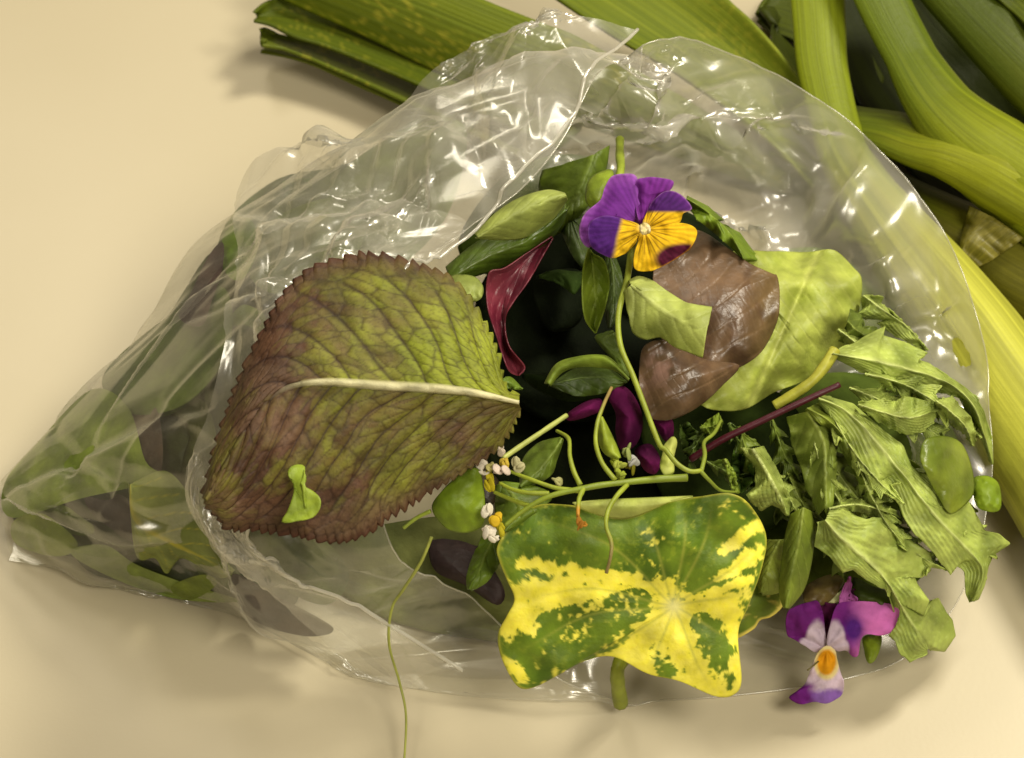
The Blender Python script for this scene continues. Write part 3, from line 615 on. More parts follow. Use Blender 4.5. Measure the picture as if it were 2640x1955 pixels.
# ------------------------------------------------------------------ variegated nasturtium leaf
def seg(x, y, a, b, w_):
    a, b = np.array(a, float), np.array(b, float); d = b - a
    t = np.clip(((x - a[0]) * d[0] + (y - a[1]) * d[1]) / d.dot(d), 0, 1)
    return 1 - np.hypot(x - a[0] - t * d[0], y - a[1] - t * d[1]) / w_
NC = (1737, 1563)
def nast(r, th, x, y):
    n = fbm(x * .016, y * .016, 4, 6); nf = fbm(x * .075, y * .075, 9, 3)
    yl = np.full(x.shape, -.55)
    for a, b, w_ in (((1330, 1545), (1560, 1530), 50), ((1310, 1580), (1460, 1590), 45), ((1560, 1530), (1737, 1563), 40), ((1737, 1563), (1640, 1700), 75), ((1600, 1700), (1880, 1780), 60), ((1737, 1563), (1880, 1560), 50),
                     ((1880, 1560), (1890, 1760), 45), ((1860, 1420), (1965, 1350), 17), ((1850, 1490), (1960, 1425), 20), ((1790, 1540), (1930, 1500), 16), ((1737, 1563), (1790, 1740), 60), ((1345, 1745), (1300, 1700), 16), ((1480, 1470), (1640, 1500), 18), ((1340, 1450), (1440, 1470), 16)):
        yl = np.maximum(yl, seg(x, y, a, b, w_))
    for a, b, w_ in (((1810, 1610), (1860, 1680), 32), ((1700, 1680), (1720, 1730), 26), ((1850, 1700), (1880, 1760), 20), ((1420, 1620), (1640, 1560), 45), ((1360, 1690), (1560, 1640), 40)):
        yl = np.where(seg(x, y, a, b, w_) > 0, np.minimum(yl, -.35 * seg(x, y, a, b, w_) - .12), yl)
    m_ = sst(-.20, .16, yl * .9 + (n - .5) * 1.5 + (nf - .5) * 1.7 - .03 - .22 * sst(1530, 1440, y) * (x < 1850))
    g = mixc(lin('6e8824'), lin('506c18'), np.clip((n - .35) * 3, 0, 1)); g = mixc(g, lin('86992c'), .55 * sst(.58, .7, nf))
    c = mixc(g, mixc(lin('eee63c'), lin('f2ea70'), nf), m_)
    ang = np.degrees(np.arctan2(y - NC[1], x - NC[0])); ln = np.zeros(x.shape); br = np.zeros(x.shape); R = np.hypot(x - NC[0], y - NC[1])
    for a0 in (-172, -140, -112, -86, -70, -38, -15, 25, 62, 105, 140, 170):
        d = np.abs((ang - a0 - 6 * np.sin(R / 90) + 180) % 360 - 180) * np.pi / 180 * R
        ln = np.maximum(ln, np.exp(-(d / 4) ** 2) * sst(1, .5, r)); br = np.maximum(br, np.exp(-(d / 18) ** 2))
    c = mixc(c, lin('a8ad4e'), .5 * ln); c = mixc(c, lin('e2dfae'), .8 * np.exp(-(R / 26) ** 2))
    c = mixc(c, lin('c2bd4a'), .7 * sst(.975, 1, r))
    return c * np.array([1.12, 1.12, .9]), -.0003 * br * sst(0, .3, r) + .0008 * (fbm(x * .01, y * .01, 4, 2) - .5) - .003 * np.exp(-(R / 70) ** 2)
nl = empty('nasturtium_leaf', tuple(at(1600, 1800, 0.)))
tag(nl, 'large yellow and green variegated nasturtium leaf hanging over the lower lip of the bag', 'leaf')
NO = cr('7', [(480, 740), (560, 610), (700, 520), (900, 530), (1060, 582), (1200, 582), (1400, 500), (1560, 475), (1720, 460), (1830, 530), (1910, 680), (1890, 850), (1820, 1050), (1762, 1200), (1780, 1450), (1740, 1530), (1640, 1540), (1450, 1460), (1280, 1420), (1100, 1330), (950, 1350), (800, 1430), (680, 1490), (600, 1495), (540, 1420), (490, 1300), (485, 1200), (530, 1110), (570, 1020), (530, 920), (490, 820)])
NZ = [(1640, 1290, .064), (1640, 1780, .026), (1290, 1500, .044), (1960, 1450, .050)]
disc('leaf_blade', NC, NO, NZ, nast, M_LEAF, cam=.002, rip=(.0028, 4), nr=110, na=360, solid=.0006, parent=nl, seed=3, edge=-.001)
blade('folded_edge', cr('7', [(880, 510), (1050, 530), (1250, 530), (1520, 480)]), cr('7', [(880, 505), (1050, 490), (1250, 482), (1520, 470)]), cr('7', [(900, 535), (1060, 588), (1200, 588), (1420, 498), (1520, 482)]), lambda x, y: plane(NZ)(x, y) + .0030,
      plain('b2b76e', '9ea65a', 3, .02), M_LEAF, cam=.0012, rip=(.0004, 4), nt=50, ns=12, solid=.0004, parent=nl)
stem('stalk', [(1690, 1590, .024), (1620, 1680, .022), (1592, 1730, .020), (1600, 1815, .0045)], .0027, '8a9428', parent=nl)
# second variegated leaf behind
disc('nasturtium_leaf', (1930, 1560), [(1830, 1480), (1900, 1400), (1990, 1450), (2020, 1520), (2020, 1560), (1990, 1590), (1960, 1600), (1940, 1625), (1880, 1650), (1840, 1600)], [(1930, 1560, .026), (1930, 1400, .036), (2050, 1560, .024)],
     lambda r, th, x, y: (mixc(mixc(lin('55701a'), lin('7c8a24'), fbm(x * .02, y * .02, 6, 3)), lin('e0d060'), np.maximum(sst(.82, .95, r) * (y > 1540), sst(.55, .66, fbm(x * .018, y * .03, 12, 4)))), 0 * x),
     M_LEAF, cam=.002, nr=30, na=120, label='smaller variegated leaf with cream edge tucked behind the large nasturtium leaf')

# ------------------------------------------------------------------ violet and yellow flowers
def blob(x, y, cx, cy, rx, ry):
    return np.exp(-(((x - cx) / rx) ** 2 + ((y - cy) / ry) ** 2))
def flower(label, base, parts, heart=None, zz=None):
    fl = empty('viola_flower', tuple(at(*base))); tag(fl, label, 'flower'); return fl
fl = flower('violet and yellow viola with its face towards the light, standing above the brown leaf', (1660, 600, .078), None)
def vio(cmain, clight, cedge, yel=None, dark=None, line=None):
    def f(r, th, x, y):
        n = fbm(x * .03, y * .03, 5, 3); c = mixc(lin(cmain), lin(clight), np.clip(sst(.55, 1, r) * .9 + (n - .5) * .5, 0, 1))
        c = mixc(c, lin(cedge), sst(.93, 1, r) * .8)
        if yel is not None:
            m_ = yel(x, y); yc = mixc(lin('e2bc20'), lin('dcae14'), n); c = mixc(c, yc, m_)
            a = np.degrees(np.arctan2(y - 592, x - 1662)); R = np.hypot(x - 1662, y - 592)
            lines = np.exp(-(np.abs((a / 13) - np.round(a / 13)) / .14) ** 2) * sst(14, 26, R) * sst(85, 52, R)
            c = mixc(c, lin('5a3410'), .75 * lines * m_)
            c = mixc(c, lin('f0e8c8'), .8 * np.exp(-(np.hypot(x - 1660, y - 588) / 11) ** 2))
        if dark is not None: c = mixc(c, lin('3a0c24'), dark(x, y))
        rad = np.degrees(np.arctan2(y - 590, x - 1660))
        c = c * (1 + .16 * np.cos(rad * .9 + 4 * n) * sst(.1, .5, r))[..., None]
        return c, .0004 * np.cos(rad / 5) * r * (1 - r) * 2 + .0006 * (n - .5)
    return f
FZ = [(1650, 590, .086), (1650, 450, .0905), (1500, 590, .086)]
up = lambda d: (lambda x, y: plane(FZ)(x, y) + d)
disc('petal', cr('6', [(1080, 330)])[0], cr('6', [(1205, 395), (1060, 380), (960, 440), (930, 525), (882, 495), (865, 420), (900, 330), (985, 255), (1010, 185), (1050, 122), (1120, 106), (1190, 120), (1215, 230)]), up(-.002), vio('6a2a86', '8e4aa8', 'b078c4'), M_PETAL, cam=.0014, rip=(.0014, 3), parent=fl, nr=30, na=120, seed=2)
disc('petal', cr('6', [(1265, 225)])[0], cr('6', [(1210, 395), (1185, 270), (1190, 150), (1240, 128), (1300, 126), (1398, 146), (1388, 195), (1335, 230), (1275, 300), (1240, 360)]), up(-.0012), vio('6c2480', '7c3494', '9858ac'), M_PETAL, cam=.0012, rip=(.0012, 3), parent=fl, nr=30, na=120, seed=3)
disc('petal', cr('6', [(1060, 470)])[0], cr('6', [(1215, 410), (1130, 372), (1010, 350), (925, 395), (930, 505), (1000, 562), (1070, 582), (1130, 552), (1195, 480)]), up(.0010), vio('451a68', '55267c', '7a4a98', lambda x, y: sst(-12, 4, x - (1100 + 1105 * .4539 - (y - 590) * .25))), M_PETAL, cam=.0014, rip=(.001, 3), parent=fl, nr=40, na=140, seed=4)
disc('petal', cr('6', [(1350, 310)])[0], cr('6', [(1228, 410), (1250, 325), (1290, 255), (1360, 204), (1440, 222), (1507, 300), (1455, 335), (1435, 385), (1340, 425)]), up(.0012), vio('451a60', '5a2478', '9a6aa8', lambda x, y: sst(-5, 5, y - (400 + 322 * .4539))), M_PETAL, cam=.0010, rip=(.001, 3), parent=fl, nr=40, na=140, seed=5)
disc('petal', cr('6', [(1320, 500)])[0], cr('6', [(1222, 425), (1330, 398), (1420, 385), (1500, 398), (1537, 440), (1505, 520), (1430, 582), (1320, 642), (1230, 662), (1178, 640), (1180, 570), (1200, 490)]), up(.0022),
     vio('501430', '4a1028', 'b07818', lambda x, y: np.clip(1 - sst(.35, .6, blob(x, y, 1768, 668, 92, 46)), 0, 1)), M_PETAL, cam=.0014, rip=(.0012, 3), parent=fl, nr=44, na=160, seed=6)
disc('flower_throat', (1662, 590), [(1650, 580), (1664, 574), (1676, 584), (1676, 600), (1662, 606), (1650, 598)], up(.0052), plain('efe6c0', 'e0cf8a', 3, .05), M_PETAL, cam=.0004, nr=8, na=24, parent=fl)
stem('stalk', [p + (z,) for p, z in zip(cr('6', [(1180, 480), (1160, 560), (1140, 700), (1090, 900), (1100, 1080), (1170, 1250), (1235, 1420), (1320, 1640)]) + cr('C', [(1530, 470), (1620, 580), (1720, 640), (1810, 635)]), (.083, .0815, .080, .078, .076, .0745, .0735, .073, .073, .072, .071, .070))], (.0012, .0008), '8f9c34', parent=fl, n=90)
stem('stalk_branch', [p + (z,) for p, z in zip(cr('C', [(1810, 635), (1835, 520), (1830, 420), (1905, 350), (1960, 250)]), (.070, .069, .067, .064, .060))], (.0008, .0006), '7d8c2e', parent=fl)
stem('stalk_branch', [p + (z,) for p, z in zip(cr('C', [(1805, 640), (1870, 710), (1960, 790), (2080, 800)]), (.070, .068, .064, .060))], (.0007, .0005), '7d8c2e', parent=fl)
disc('bract', cr('C', [(1570, 470)])[0], cr('C', [(1520, 440), (1590, 372), (1625, 420), (1600, 540), (1600, 650), (1530, 670), (1490, 600), (1510, 500)]), [(1720, 1160, .066)], plain('b0b56a', '98a04e', 4, .02), M_LEAF, cam=.002, nr=10, na=40, parent=fl)

fl = flower('lilac and purple viola with orange throat drooping outside the bag mouth onto the table', (2130, 1690, .012), None)
D = lambda p: cr('D', [p])[0]
def low(cm, lilac=(), pink=None, viol=None, throat=None):
    def f(r, th, x, y):
        u, v = (x - 1900) / .269, (y - 1450) / .269
        n = fbm(x * .04, y * .04, 7, 3); c = np.broadcast_to(lin(cm), x.shape + (3,)) * (.85 + .3 * n)[..., None]
        if pink: c = mixc(c, lin('d474c0'), sst(pink[0], pink[1], u + 60 * (n - .5)))
        if viol: c = mixc(c, lin('4a1a78'), .95 * np.clip(1.4 * blob(u, v, *viol), 0, 1))
        for l in lilac: c = mixc(c, lin('c6b4c4'), sst(.35, .62, blob(u, v, *l) + .2 * (n - .5)))
        if throat: c = mixc(c, lin('e0cf8c'), sst(.2, .4, blob(u, v, *throat))); c = mixc(c, lin('dd9a14'), sst(.40, .62, blob(u, v, *throat) + .15 * (n - .5)))
        a = np.degrees(np.arctan2(v - 830, u - 860))
        return c, .0005 * np.cos(a / 7) * r * (1 - r) * 3
    return f
LZ = [(2130, 1660, .017), (2130, 1560, .0245), (2300, 1660, .017)]
lo = lambda d: (lambda x, y: plane(LZ)(x, y) + d)
disc('petal', D((880, 540)), cr('D', [(800, 400), (900, 390), (970, 420), (930, 600), (850, 745), (815, 600)]), lo(-.0015), low('4a1038'), M_PETAL, nr=20, na=80, parent=fl)
disc('petal', D((1050, 270)), cr('D', [(985, 385), (1020, 260), (1060, 165), (1085, 140), (1097, 200), (1090, 300), (1150, 350), (1120, 390)]), lo(-.001), low('c06ab4'), M_PETAL, nr=20, na=80, parent=fl)
disc('petal', D((1110, 330)), cr('D', [(1080, 370), (1090, 290), (1130, 260), (1165, 300), (1165, 370)]), lo(-.002), low('5a2448'), M_PETAL, nr=12, na=50, parent=fl)
disc('petal', D((670, 620)), cr('D', [(848, 760), (835, 620), (805, 430), (762, 365), (680, 388), (550, 430), (482, 480), (465, 600), (490, 700), (560, 748), (650, 795), (745, 855), (820, 830)]), lo(.001), low('6c2072', ((760, 720, 110, 190), (690, 790, 110, 90))), M_PETAL, cam=.0010, rip=(.0014, 3), nr=40, na=140, parent=fl, seed=3)
disc('petal', D((1120, 600)), cr('D', [(858, 770), (890, 600), (940, 440), (1000, 385), (1200, 372), (1400, 388), (1560, 418), (1612, 462), (1592, 560), (1500, 660), (1380, 702), (1250, 690), (1190, 740), (1162, 890), (1110, 905), (1050, 850), (970, 855), (900, 820)]), lo(.0016),
     low('75247c', ((940, 730, 110, 200), (1000, 830, 90, 120)), (1020, 1230), (1120, 640, 100, 130)), M_PETAL, cam=.0010, rip=(.0016, 3), nr=44, na=160, parent=fl, seed=4)
def lip(r, th, x, y):
    c, rl = low('d0bccc', (), None, None, (860, 960, 110, 150))(r, th, x, y); u, v = (x - 1900) / .269, (y - 1450) / .269
    n = fbm(x * .05, y * .05, 9, 3)
    c = mixc(c, lin('8a62b4'), sst(1180, 1260, v + 120 * (n - .5) - .10 * np.abs(u - 900)))
    c = mixc(c, lin('6a1e78'), sst(800, 660, u + 90 * (n - .5)) * sst(1120, 1200, v)); return c, rl
disc('petal', D((820, 1120)), cr('D', [(860, 800), (940, 840), (962, 930), (992, 1050), (1022, 1150), (1010, 1260), (940, 1320), (850, 1355), (740, 1338), (625, 1362), (540, 1335), (500, 1290), (580, 1228), (650, 1165), (690, 1070), (735, 950), (790, 850)]), lo(.0026), lip, M_PETAL, cam=.0010, rip=(.0012, 3), nr=44, na=160, parent=fl, seed=5)
disc('sepal', D((910, 350)), cr('D', [(815, 430), (900, 350), (1000, 270), (1020, 300), (980, 370), (880, 415)]), lo(-.0022), plain('d0cf9c', 'b9bd80', 4, .02), M_LEAF, nr=8, na=40, parent=fl)
disc('sepal', D((1195, 310)), cr('D', [(1170, 290), (1190, 262), (1210, 300), (1222, 360), (1180, 365)]), lo(-.0025), plain('d0cf9c', 'b9bd80', 4, .02), M_LEAF, nr=8, na=30, parent=fl)
stem('anther_thread', [D((780, 950)) + (.0175,), D((720, 1000)) + (.018,), D((675, 1035)) + (.018,)], .0003, '6a6030', parent=fl, n=12)

fl = flower('deep magenta viola upside down in shadow under the thin green stalks', (1600, 1100, .04), None)
PZ = [(1600, 1100, .056), (1600, 950, .060), (1800, 1100, .056)]
for ci, pts in (((1260, 240), [(1130, -40), (1250, 10), (1330, 130), (1362, 260), (1340, 380), (1285, 462), (1190, 475), (1150, 350), (1150, 200), (1090, 60)]), ((1525, 310), [(1440, 230), (1580, 235), (1595, 370), (1540, 415), (1480, 340)]), ((910, 165), [(775, 205), (900, 115), (1030, 80), (1050, 160), (960, 215), (800, 255)]), ((1400, 560), [(1300, 470), (1420, 430), (1500, 560), (1460, 660), (1380, 640), (1330, 560)])):
    disc('petal', cr('C', [ci])[0], cr('C', pts), PZ, plain('7a1c5c', '4c0e3a', 6, .01), M_PETAL, cam=.005, nr=18, na=70, parent=fl)

# ------------------------------------------------------------------ single leaves in the mouth of the bag
def brown(t, s, x, y):
    n = fbm(x * .012, y * .012, 12, 4); c = mixc(lin('6e563e'), lin('4c3a26'), np.clip((n - .35) * 3, 0, 1))
    c = mixc(c, lin('7c6450'), .6 * blob(x, y, 1800, 760, 90, 80)); c = mixc(c, lin('6c5a2c'), .5 * sst(1900, 2000, x))
    c = mixc(c, lin('a88478'), .7 * blob(x, y, 1700, 955, 40, 40) * sst(.4, .6, fbm(x * .03, y * .03, 3, 3)))  # pinkish highlight painted into the colour of the folded lobe
    c = mixc(c, lin('4a3222'), .45 * sst(.56, .72, fbm(x * .03, y * .015, 17, 3)))
    cell = np.exp(-(cells(x * .03, y * .03, 4) / .12) ** 2)
    q = (x * .55 + y * .83) * .02 + 1.2 * fbm(x * .006, y * .006, 31, 2); vv = np.exp(-(np.abs(q - np.round(q)) / .06) ** 2); q2 = (x * .9 - y * .4) * .045 + 1.5 * fbm(x * .012, y * .012, 33, 2); vv2 = np.exp(-(np.abs(q2 - np.round(q2)) / .07) ** 2)
    c = mixc(c, lin('8a7050'), .16 * vv + .08 * vv2)
    return c, .0045 * (fbm(x * .004, y * .007, 12, 2) - .5) + .0012 * (fbm(x * .02 + y * .008, y * .006, 5, 2) - .5) - .00012 * vv - .00006 * vv2
bl = empty('lettuce_leaf', tuple(at(1800, 950, .05)))
tag(bl, 'brownish red lettuce leaf with folded lower lobe beneath the upper viola', 'leaf')
disc('leaf_blade', cr('6', [(1660, 800)])[0], cr('6', [(1290, 640), (1330, 480), (1530, 425), (1700, 520), (1830, 612), (1960, 672), (1992, 690), (2006, 800), (1990, 950), (1900, 1120), (1760, 1215), (1600, 1260), (1450, 1200), (1340, 1060), (1290, 850)]),
     [(1650, 600, .066), (2000, 750, .060), (1720, 1000, .058)], brown, M_BROWN, cam=.005, rip=(.004, 2), nr=70, na=200, solid=.0004, seed=8, parent=bl)
disc('folded_lobe', cr('6', [(1430, 1290)])[0], cr('6', [(1208, 1200), (1235, 1085), (1340, 1050), (1460, 1110), (1600, 1165), (1775, 1195), (1680, 1310), (1560, 1420), (1430, 1492), (1330, 1508), (1258, 1480), (1212, 1350)]),
     [(1720, 960, .0675), (1900, 930, .067), (1720, 1080, .063)], brown, M_BROWN, cam=.004, rip=(.003, 2), nr=60, na=180, solid=.0004, seed=12, parent=bl)
blade('cut_leaf', cr('6', [(1160, 740), (1300, 850), (1420, 930), (1590, 1010)]), cr('6', [(1130, 770), (1150, 920), (1180, 1010), (1250, 1045), (1330, 1030), (1420, 1090), (1570, 1145)]), cr('6', [(1150, 720), (1210, 695), (1300, 730), (1380, 790), (1480, 845), (1620, 870)]),
      [(1620, 740, .079), (1820, 900, .079), (1620, 900, .074)], veined('a9b268', '8f9a50', 'bcc384', 5, mid=.05, seed=4), cam=.003, rip=(.002, 4), solid=.0004, label='pale green leaf piece with a straight cut end across the brown leaf')
def butter(r, th, x, y):
    n = fbm(x * .008, y * .008, 5, 4); c = mixc(lin('a3ad5e'), lin('8a9646'), np.clip((fbm(x * .02, y * .02, 6, 4) - .35) * 2.5, 0, 1))
    q = (x - 1900) * .028 - (y - 1000) * .020; v = np.exp(-(np.abs(q + .5 * n - np.round(q + .5 * n)) / .07) ** 2)
    rib = np.exp(-((x - (2110 - (y - 650) * .45)) / 9) ** 2); return mixc(c, lin('bcc27e'), np.clip(.22 * v + .5 * rib, 0, 1)) * np.array([1.25, 1.25, .85]), -.0002 * v - .0008 * rib + .008 * (fbm(x * .005, y * .005, 44, 2) - .5) + .0015 * (n - .5)
disc('lettuce_leaf', (2050, 850), [(1880, 655), (1990, 648), (2080, 650), (2150, 645), (2200, 690), (2222, 722), (2215, 800), (2185, 878), (2140, 935), (2080, 980), (2000, 1010), (1930, 1052), (1870, 1060), (1810, 1045), (1780, 980), (1850, 920), (1900, 860), (1930, 760)],
     [(2050, 850, .046), (2050, 650, .052), (2220, 850, .043)], butter, M_LEAF, cam=.006, rip=(.005, 4), nr=60, na=180, solid=.0004, seed=6, label='broad pale green lettuce leaf right behind the brown leaf')
blade('salad_leaf', [(1232, 612), (1300, 570), (1380, 530), (1460, 505)], [(1225, 612), (1290, 617), (1360, 610), (1420, 570), (1462, 512)], [(1225, 605), (1280, 550), (1340, 512), (1410, 492), (1455, 500)], [(1340, 560, .078), (1460, 500, .080), (1340, 500, .084)], veined('a6b066', '909c50', 'b4bc78', 5, mid=.03, seed=5), cam=.004, rip=(.0012, 3), label='smooth pale green oval leaf beside the fold of the cuff')
blade('salad_leaf', [(1160, 720), (1260, 660), (1360, 620), (1460, 540)], [(1150, 730), (1260, 700), (1380, 650), (1440, 590), (1465, 530)], [(1150, 690), (1240, 620), (1340, 590), (1420, 560), (1460, 525)], [(1300, 650, .066), (1460, 530, .072), (1300, 600, .069)], veined('4f6320', '3d4f16', '66783a', 6, seed=6), M_GLOSS, cam=.004, label='dark green leaf just beneath the smooth pale oval leaf')
blade('salad_leaf', [(1530, 400), (1500, 480), (1470, 540), (1430, 600)], [(1400, 440), (1390, 480), (1400, 540), (1420, 600)], [(1570, 375), (1560, 440), (1530, 510), (1470, 580), (1430, 605)], [(1480, 480, .060), (1570, 380, .066), (1400, 480, .058)], veined('58691f', '475818', '6b7c34', 6, seed=7), cam=.004, label='mid green leaf hanging at the back of the mouth above the viola')
stem('leaf_stalk', [(1598, 360, .060), (1598, 400, .063), (1600, 440, .066), (1585, 500, .066)], .0017, '90a030', label='short thick green stalk standing behind the upper viola')
disc('leaf_scrap', (1545, 490), [(1510, 520), (1515, 470), (1540, 446), (1580, 440), (1575, 500), (1540, 540)], [(1545, 490, .076)], plain('7f8f2c', '6c7c22', 4, .02), M_LEAF, cam=.003, nr=10, na=40, label='small yellow green leaf peeping from behind the upper viola petals')
disc('purslane_leaf', (1205, 740), [(1160, 715), (1190, 708), (1225, 714), (1246, 740), (1240, 770), (1210, 780), (1170, 765)], [(1205, 740, .074)], plain('9ca562', '88934e', 4, .02), M_LEAF, cam=.002, nr=10, na=48, label='small round pale leaf peeking from under the serrated leaf')
blade('beet_leaf', cr('6', [(715, 470), (600, 560), (480, 700), (420, 850), (440, 1050), (520, 1250)]), cr('6', [(710, 460), (560, 560), (440, 640), (350, 670), (340, 850), (400, 1050), (460, 1220), (520, 1255)]), cr('6', [(720, 475), (660, 580), (580, 720), (500, 830), (450, 930), (470, 1080), (560, 1200), (525, 1255)]),
      [(1350, 650, .070), (1260, 780, .066), (1320, 950, .052)], veined('9a4452', '661e30', 'b86874', 6, mid=.03, seed=9), M_GLOSS, cam=-.003, rip=(.002, 4), label='crimson beet leaf twisted upright at the edge of the dark hollow')
blade('salad_leaf', cr('6', [(930, 540), (950, 700), (960, 850), (960, 1010)]), cr('6', [(915, 530), (885, 650), (880, 820), (900, 940), (955, 1015)]), cr('6', [(950, 560), (1010, 600), (1040, 720), (1020, 850), (985, 960), (962, 1015)]), [(1530, 760, .066), (1530, 650, .074), (1600, 760, .064)], veined('8a9c34', '6c8026', 'a0b050', 5, mid=.04, seed=10), cam=-.003, label='narrow upright green leaf hanging straight below the upper viola')
blade('salad_leaf', cr('6', [(1040, 560), (1060, 700), (1060, 850), (1040, 980)]), cr('6', [(1020, 560), (1010, 720), (1010, 850), (1035, 985)]), cr('6', [(1060, 560), (1110, 700), (1110, 850), (1045, 985)]), [(1575, 760, .056)], veined('3c4c1a', '2c3a12', '55662c', 5, seed=11), cam=.002, label='dark narrow leaf in shade between the upright leaf and the flower stalk')
blade('pea_shoot', cr('6', [(1150, 1275), (1060, 1190), (980, 1155), (850, 1170), (740, 1220), (690, 1300)]), cr('6', [(1150, 1275), (1050, 1165), (980, 1140), (860, 1150), (740, 1190), (672, 1300)]), cr('6', [(1150, 1280), (1080, 1225), (1000, 1205), (870, 1200), (770, 1230), (700, 1310)]), [(1500, 940, .068), (1420, 990, .064), (1620, 970, .072)], plain('7d8f34', '68792a', 4, .02), cam=.002, rip=(.0004, 3), label='thin arched green shoot tip crossing the dark hollow')
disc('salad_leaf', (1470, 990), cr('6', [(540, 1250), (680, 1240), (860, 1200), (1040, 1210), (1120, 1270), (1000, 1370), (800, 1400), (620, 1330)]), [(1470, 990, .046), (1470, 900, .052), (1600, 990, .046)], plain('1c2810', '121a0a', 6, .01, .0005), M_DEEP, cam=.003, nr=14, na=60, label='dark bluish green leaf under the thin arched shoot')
disc('salad_leaf', (1440, 700), cr('6', [(620, 690), (860, 650), (900, 800), (860, 960), (700, 1000), (620, 850)]), [(1440, 700, .042)], plain('0e1408', '0a0e06', 7, .01, .0005), M_DEEP, cam=.003, nr=14, na=60, label='salad leaf painted almost black for the shade at the back of the dark hollow')  # shade of the hollow is put into this leaf's colour
disc('salad_leaf', (1470, 560), cr('6', [(760, 380), (900, 340), (930, 480), (900, 640), (820, 560)]), [(1480, 620, .056)], plain('3f5020', '2e3c16', 8, .01, .0005, 5, '55663a'), cam=.003, nr=14, na=60, label='dark green leaf below the viola at the edge of the hollow')
stem('leaf_stalk', [p + (z,) for p, z in zip(cr('C', [(775, 212), (600, 330), (420, 450), (290, 540)]), (.062, .064, .066, .067))], .00095, 'a9b05c', label='straight pale green cut stalk leaning against the serrated leaf base')
fs = empty('flowering_stalk', tuple(at(1500, 1250, .05)))
tag(fs, 'thin green flowering stalk with white and yellow blossoms above the variegated leaf', 'flower stalk')
C3 = lambda pts, zs: [p + (z,) for p, z in zip(cr('C', pts), zs)]
stem('main_stalk', C3([(1700, 690), (1480, 700), (1250, 722), (1050, 745), (900, 772), (700, 815), (560, 870), (420, 960), (300, 1060)], (.0655, .0665, .068, .069, .0695, .069, .068, .066, .064)), (.0013, .0007), '7c8c28', parent=fs, n=70)
for pts, zs, c2 in (([(880, 745), (830, 640), (800, 520), (790, 390), (700, 330)], (.0695, .070, .070, .068, .064), None), ([(1150, 710), (1050, 580), (1000, 430), (1010, 280), (1060, 130), (1120, 0)], (.069, .071, .073, .074, .074, .072), '96804a'),
                    ([(905, 775), (870, 860), (862, 990)], (.0695, .0705, .071), 'b07c20'), ([(1240, 745), (1160, 830), (1095, 940), (1078, 1060), (1120, 1190), (1110, 1310), (1080, 1420)], (.068, .0695, .070, .0695, .068, .066, .063), '8c7c48'),
                    ([(880, 790), (700, 770), (520, 710), (340, 640)], (.069, .069, .069, .068), None), ([(640, 810), (480, 805), (360, 780), (260, 730)], (.068, .068, .067, .066), None), ([(500, 910), (360, 860), (220, 800)], (.066, .065, .064), None)):
    stem('pedicel', C3(pts, zs), (.0009, .0006), '8f9c30', parent=fs, n=30, color2=c2)
def bud(cx, cy, rx, ry, z, color):
    rr = np.random.default_rng(int(cx * 7 + cy))
    for k_ in range(4):
        a_ = rr.uniform(0, 6.28); one(cx + math.cos(a_) * rx * .55, cy + math.sin(a_) * ry * .55, rx * rr.uniform(.45, .7), ry * rr.uniform(.4, .75), z + rr.uniform(-.0004, .0006), color)
def one(cx, cy, rx, ry, z, color):
    p = at(*cr('C', [(cx, cy)])[0], z); u = np.linspace(0, np.pi, 7)[:, None]; v = np.linspace(0, 2 * np.pi, 10, endpoint=False)[None]
    k = .3362e-4 * 1.5; q = np.stack([np.sin(u) * np.cos(v) * rx * k, np.sin(u) * np.sin(v) * .6 * rx * k + np.cos(u) * ry * k * .6, np.cos(u) * ry * k * .8 + 0 * v], -1)
    rz = np.random.default_rng(int(cx * 3 + cy * 5)); ax = rz.normal(size=3); ax /= np.linalg.norm(ax); q = q - .62 * (q @ ax)[..., None] * ax
    q = q * (1 + .25 * (fbm(q[..., 0] * 3000, q[..., 2] * 3000 + cx, 3, 2) - .5)[..., None])
    finish('floret', p + q, grid_faces(7, 10, True), M_PETAL, fs, np.tile(lin(color), (70, 1)), None, 0, None, None, None)
for cx, cy, rx, ry, z, c in ((125, 585, 42, 28, .069, 'd6ccb8'), (280, 625, 62, 34, .070, 'd4c4b4'), (405, 585, 42, 46, .0695, 'c2bd90'), (135, 652, 36, 28, .068, 'd8d0bc'), (268, 478, 30, 40, .069, 'd0c4ae'), (190, 600, 40, 24, .0695, 'c8c078'), (300, 575, 34, 26, .070, 'c0a840'),
                           (180, 720, 48, 60, .067, 'c2b428'), (228, 1000, 44, 44, .0655, 'cfae28'), (170, 945, 34, 44, .066, 'e0dac6'), (180, 1110, 44, 36, .0645, 'ddd6c4'), (150, 1070, 30, 34, .0645, 'd6ccb8'), (210, 1150, 34, 28, .0645, 'e0dac8'), (262, 1085, 36, 40, .064, 'b6ac28'), (882, 1030, 20, 50, .0712, 'a8742a'), (915, 1050, 14, 18, .0712, 'b07c28'),
                           (700, 720, 34, 26, .067, 'a9a870'), (1180, 600, 40, 34, .066, 'a9b34c'), (1240, 490, 34, 52, .0665, '9aa660'), (1290, 560, 36, 36, .064, 'b8b8b0'), (1130, 560, 34, 34, .066, '93a02c'), (1190, 660, 34, 36, .067, '9aa83c'), (1270, 610, 36, 46, .063, '8a8624')):
    bud(cx, cy, rx, ry, z, c)
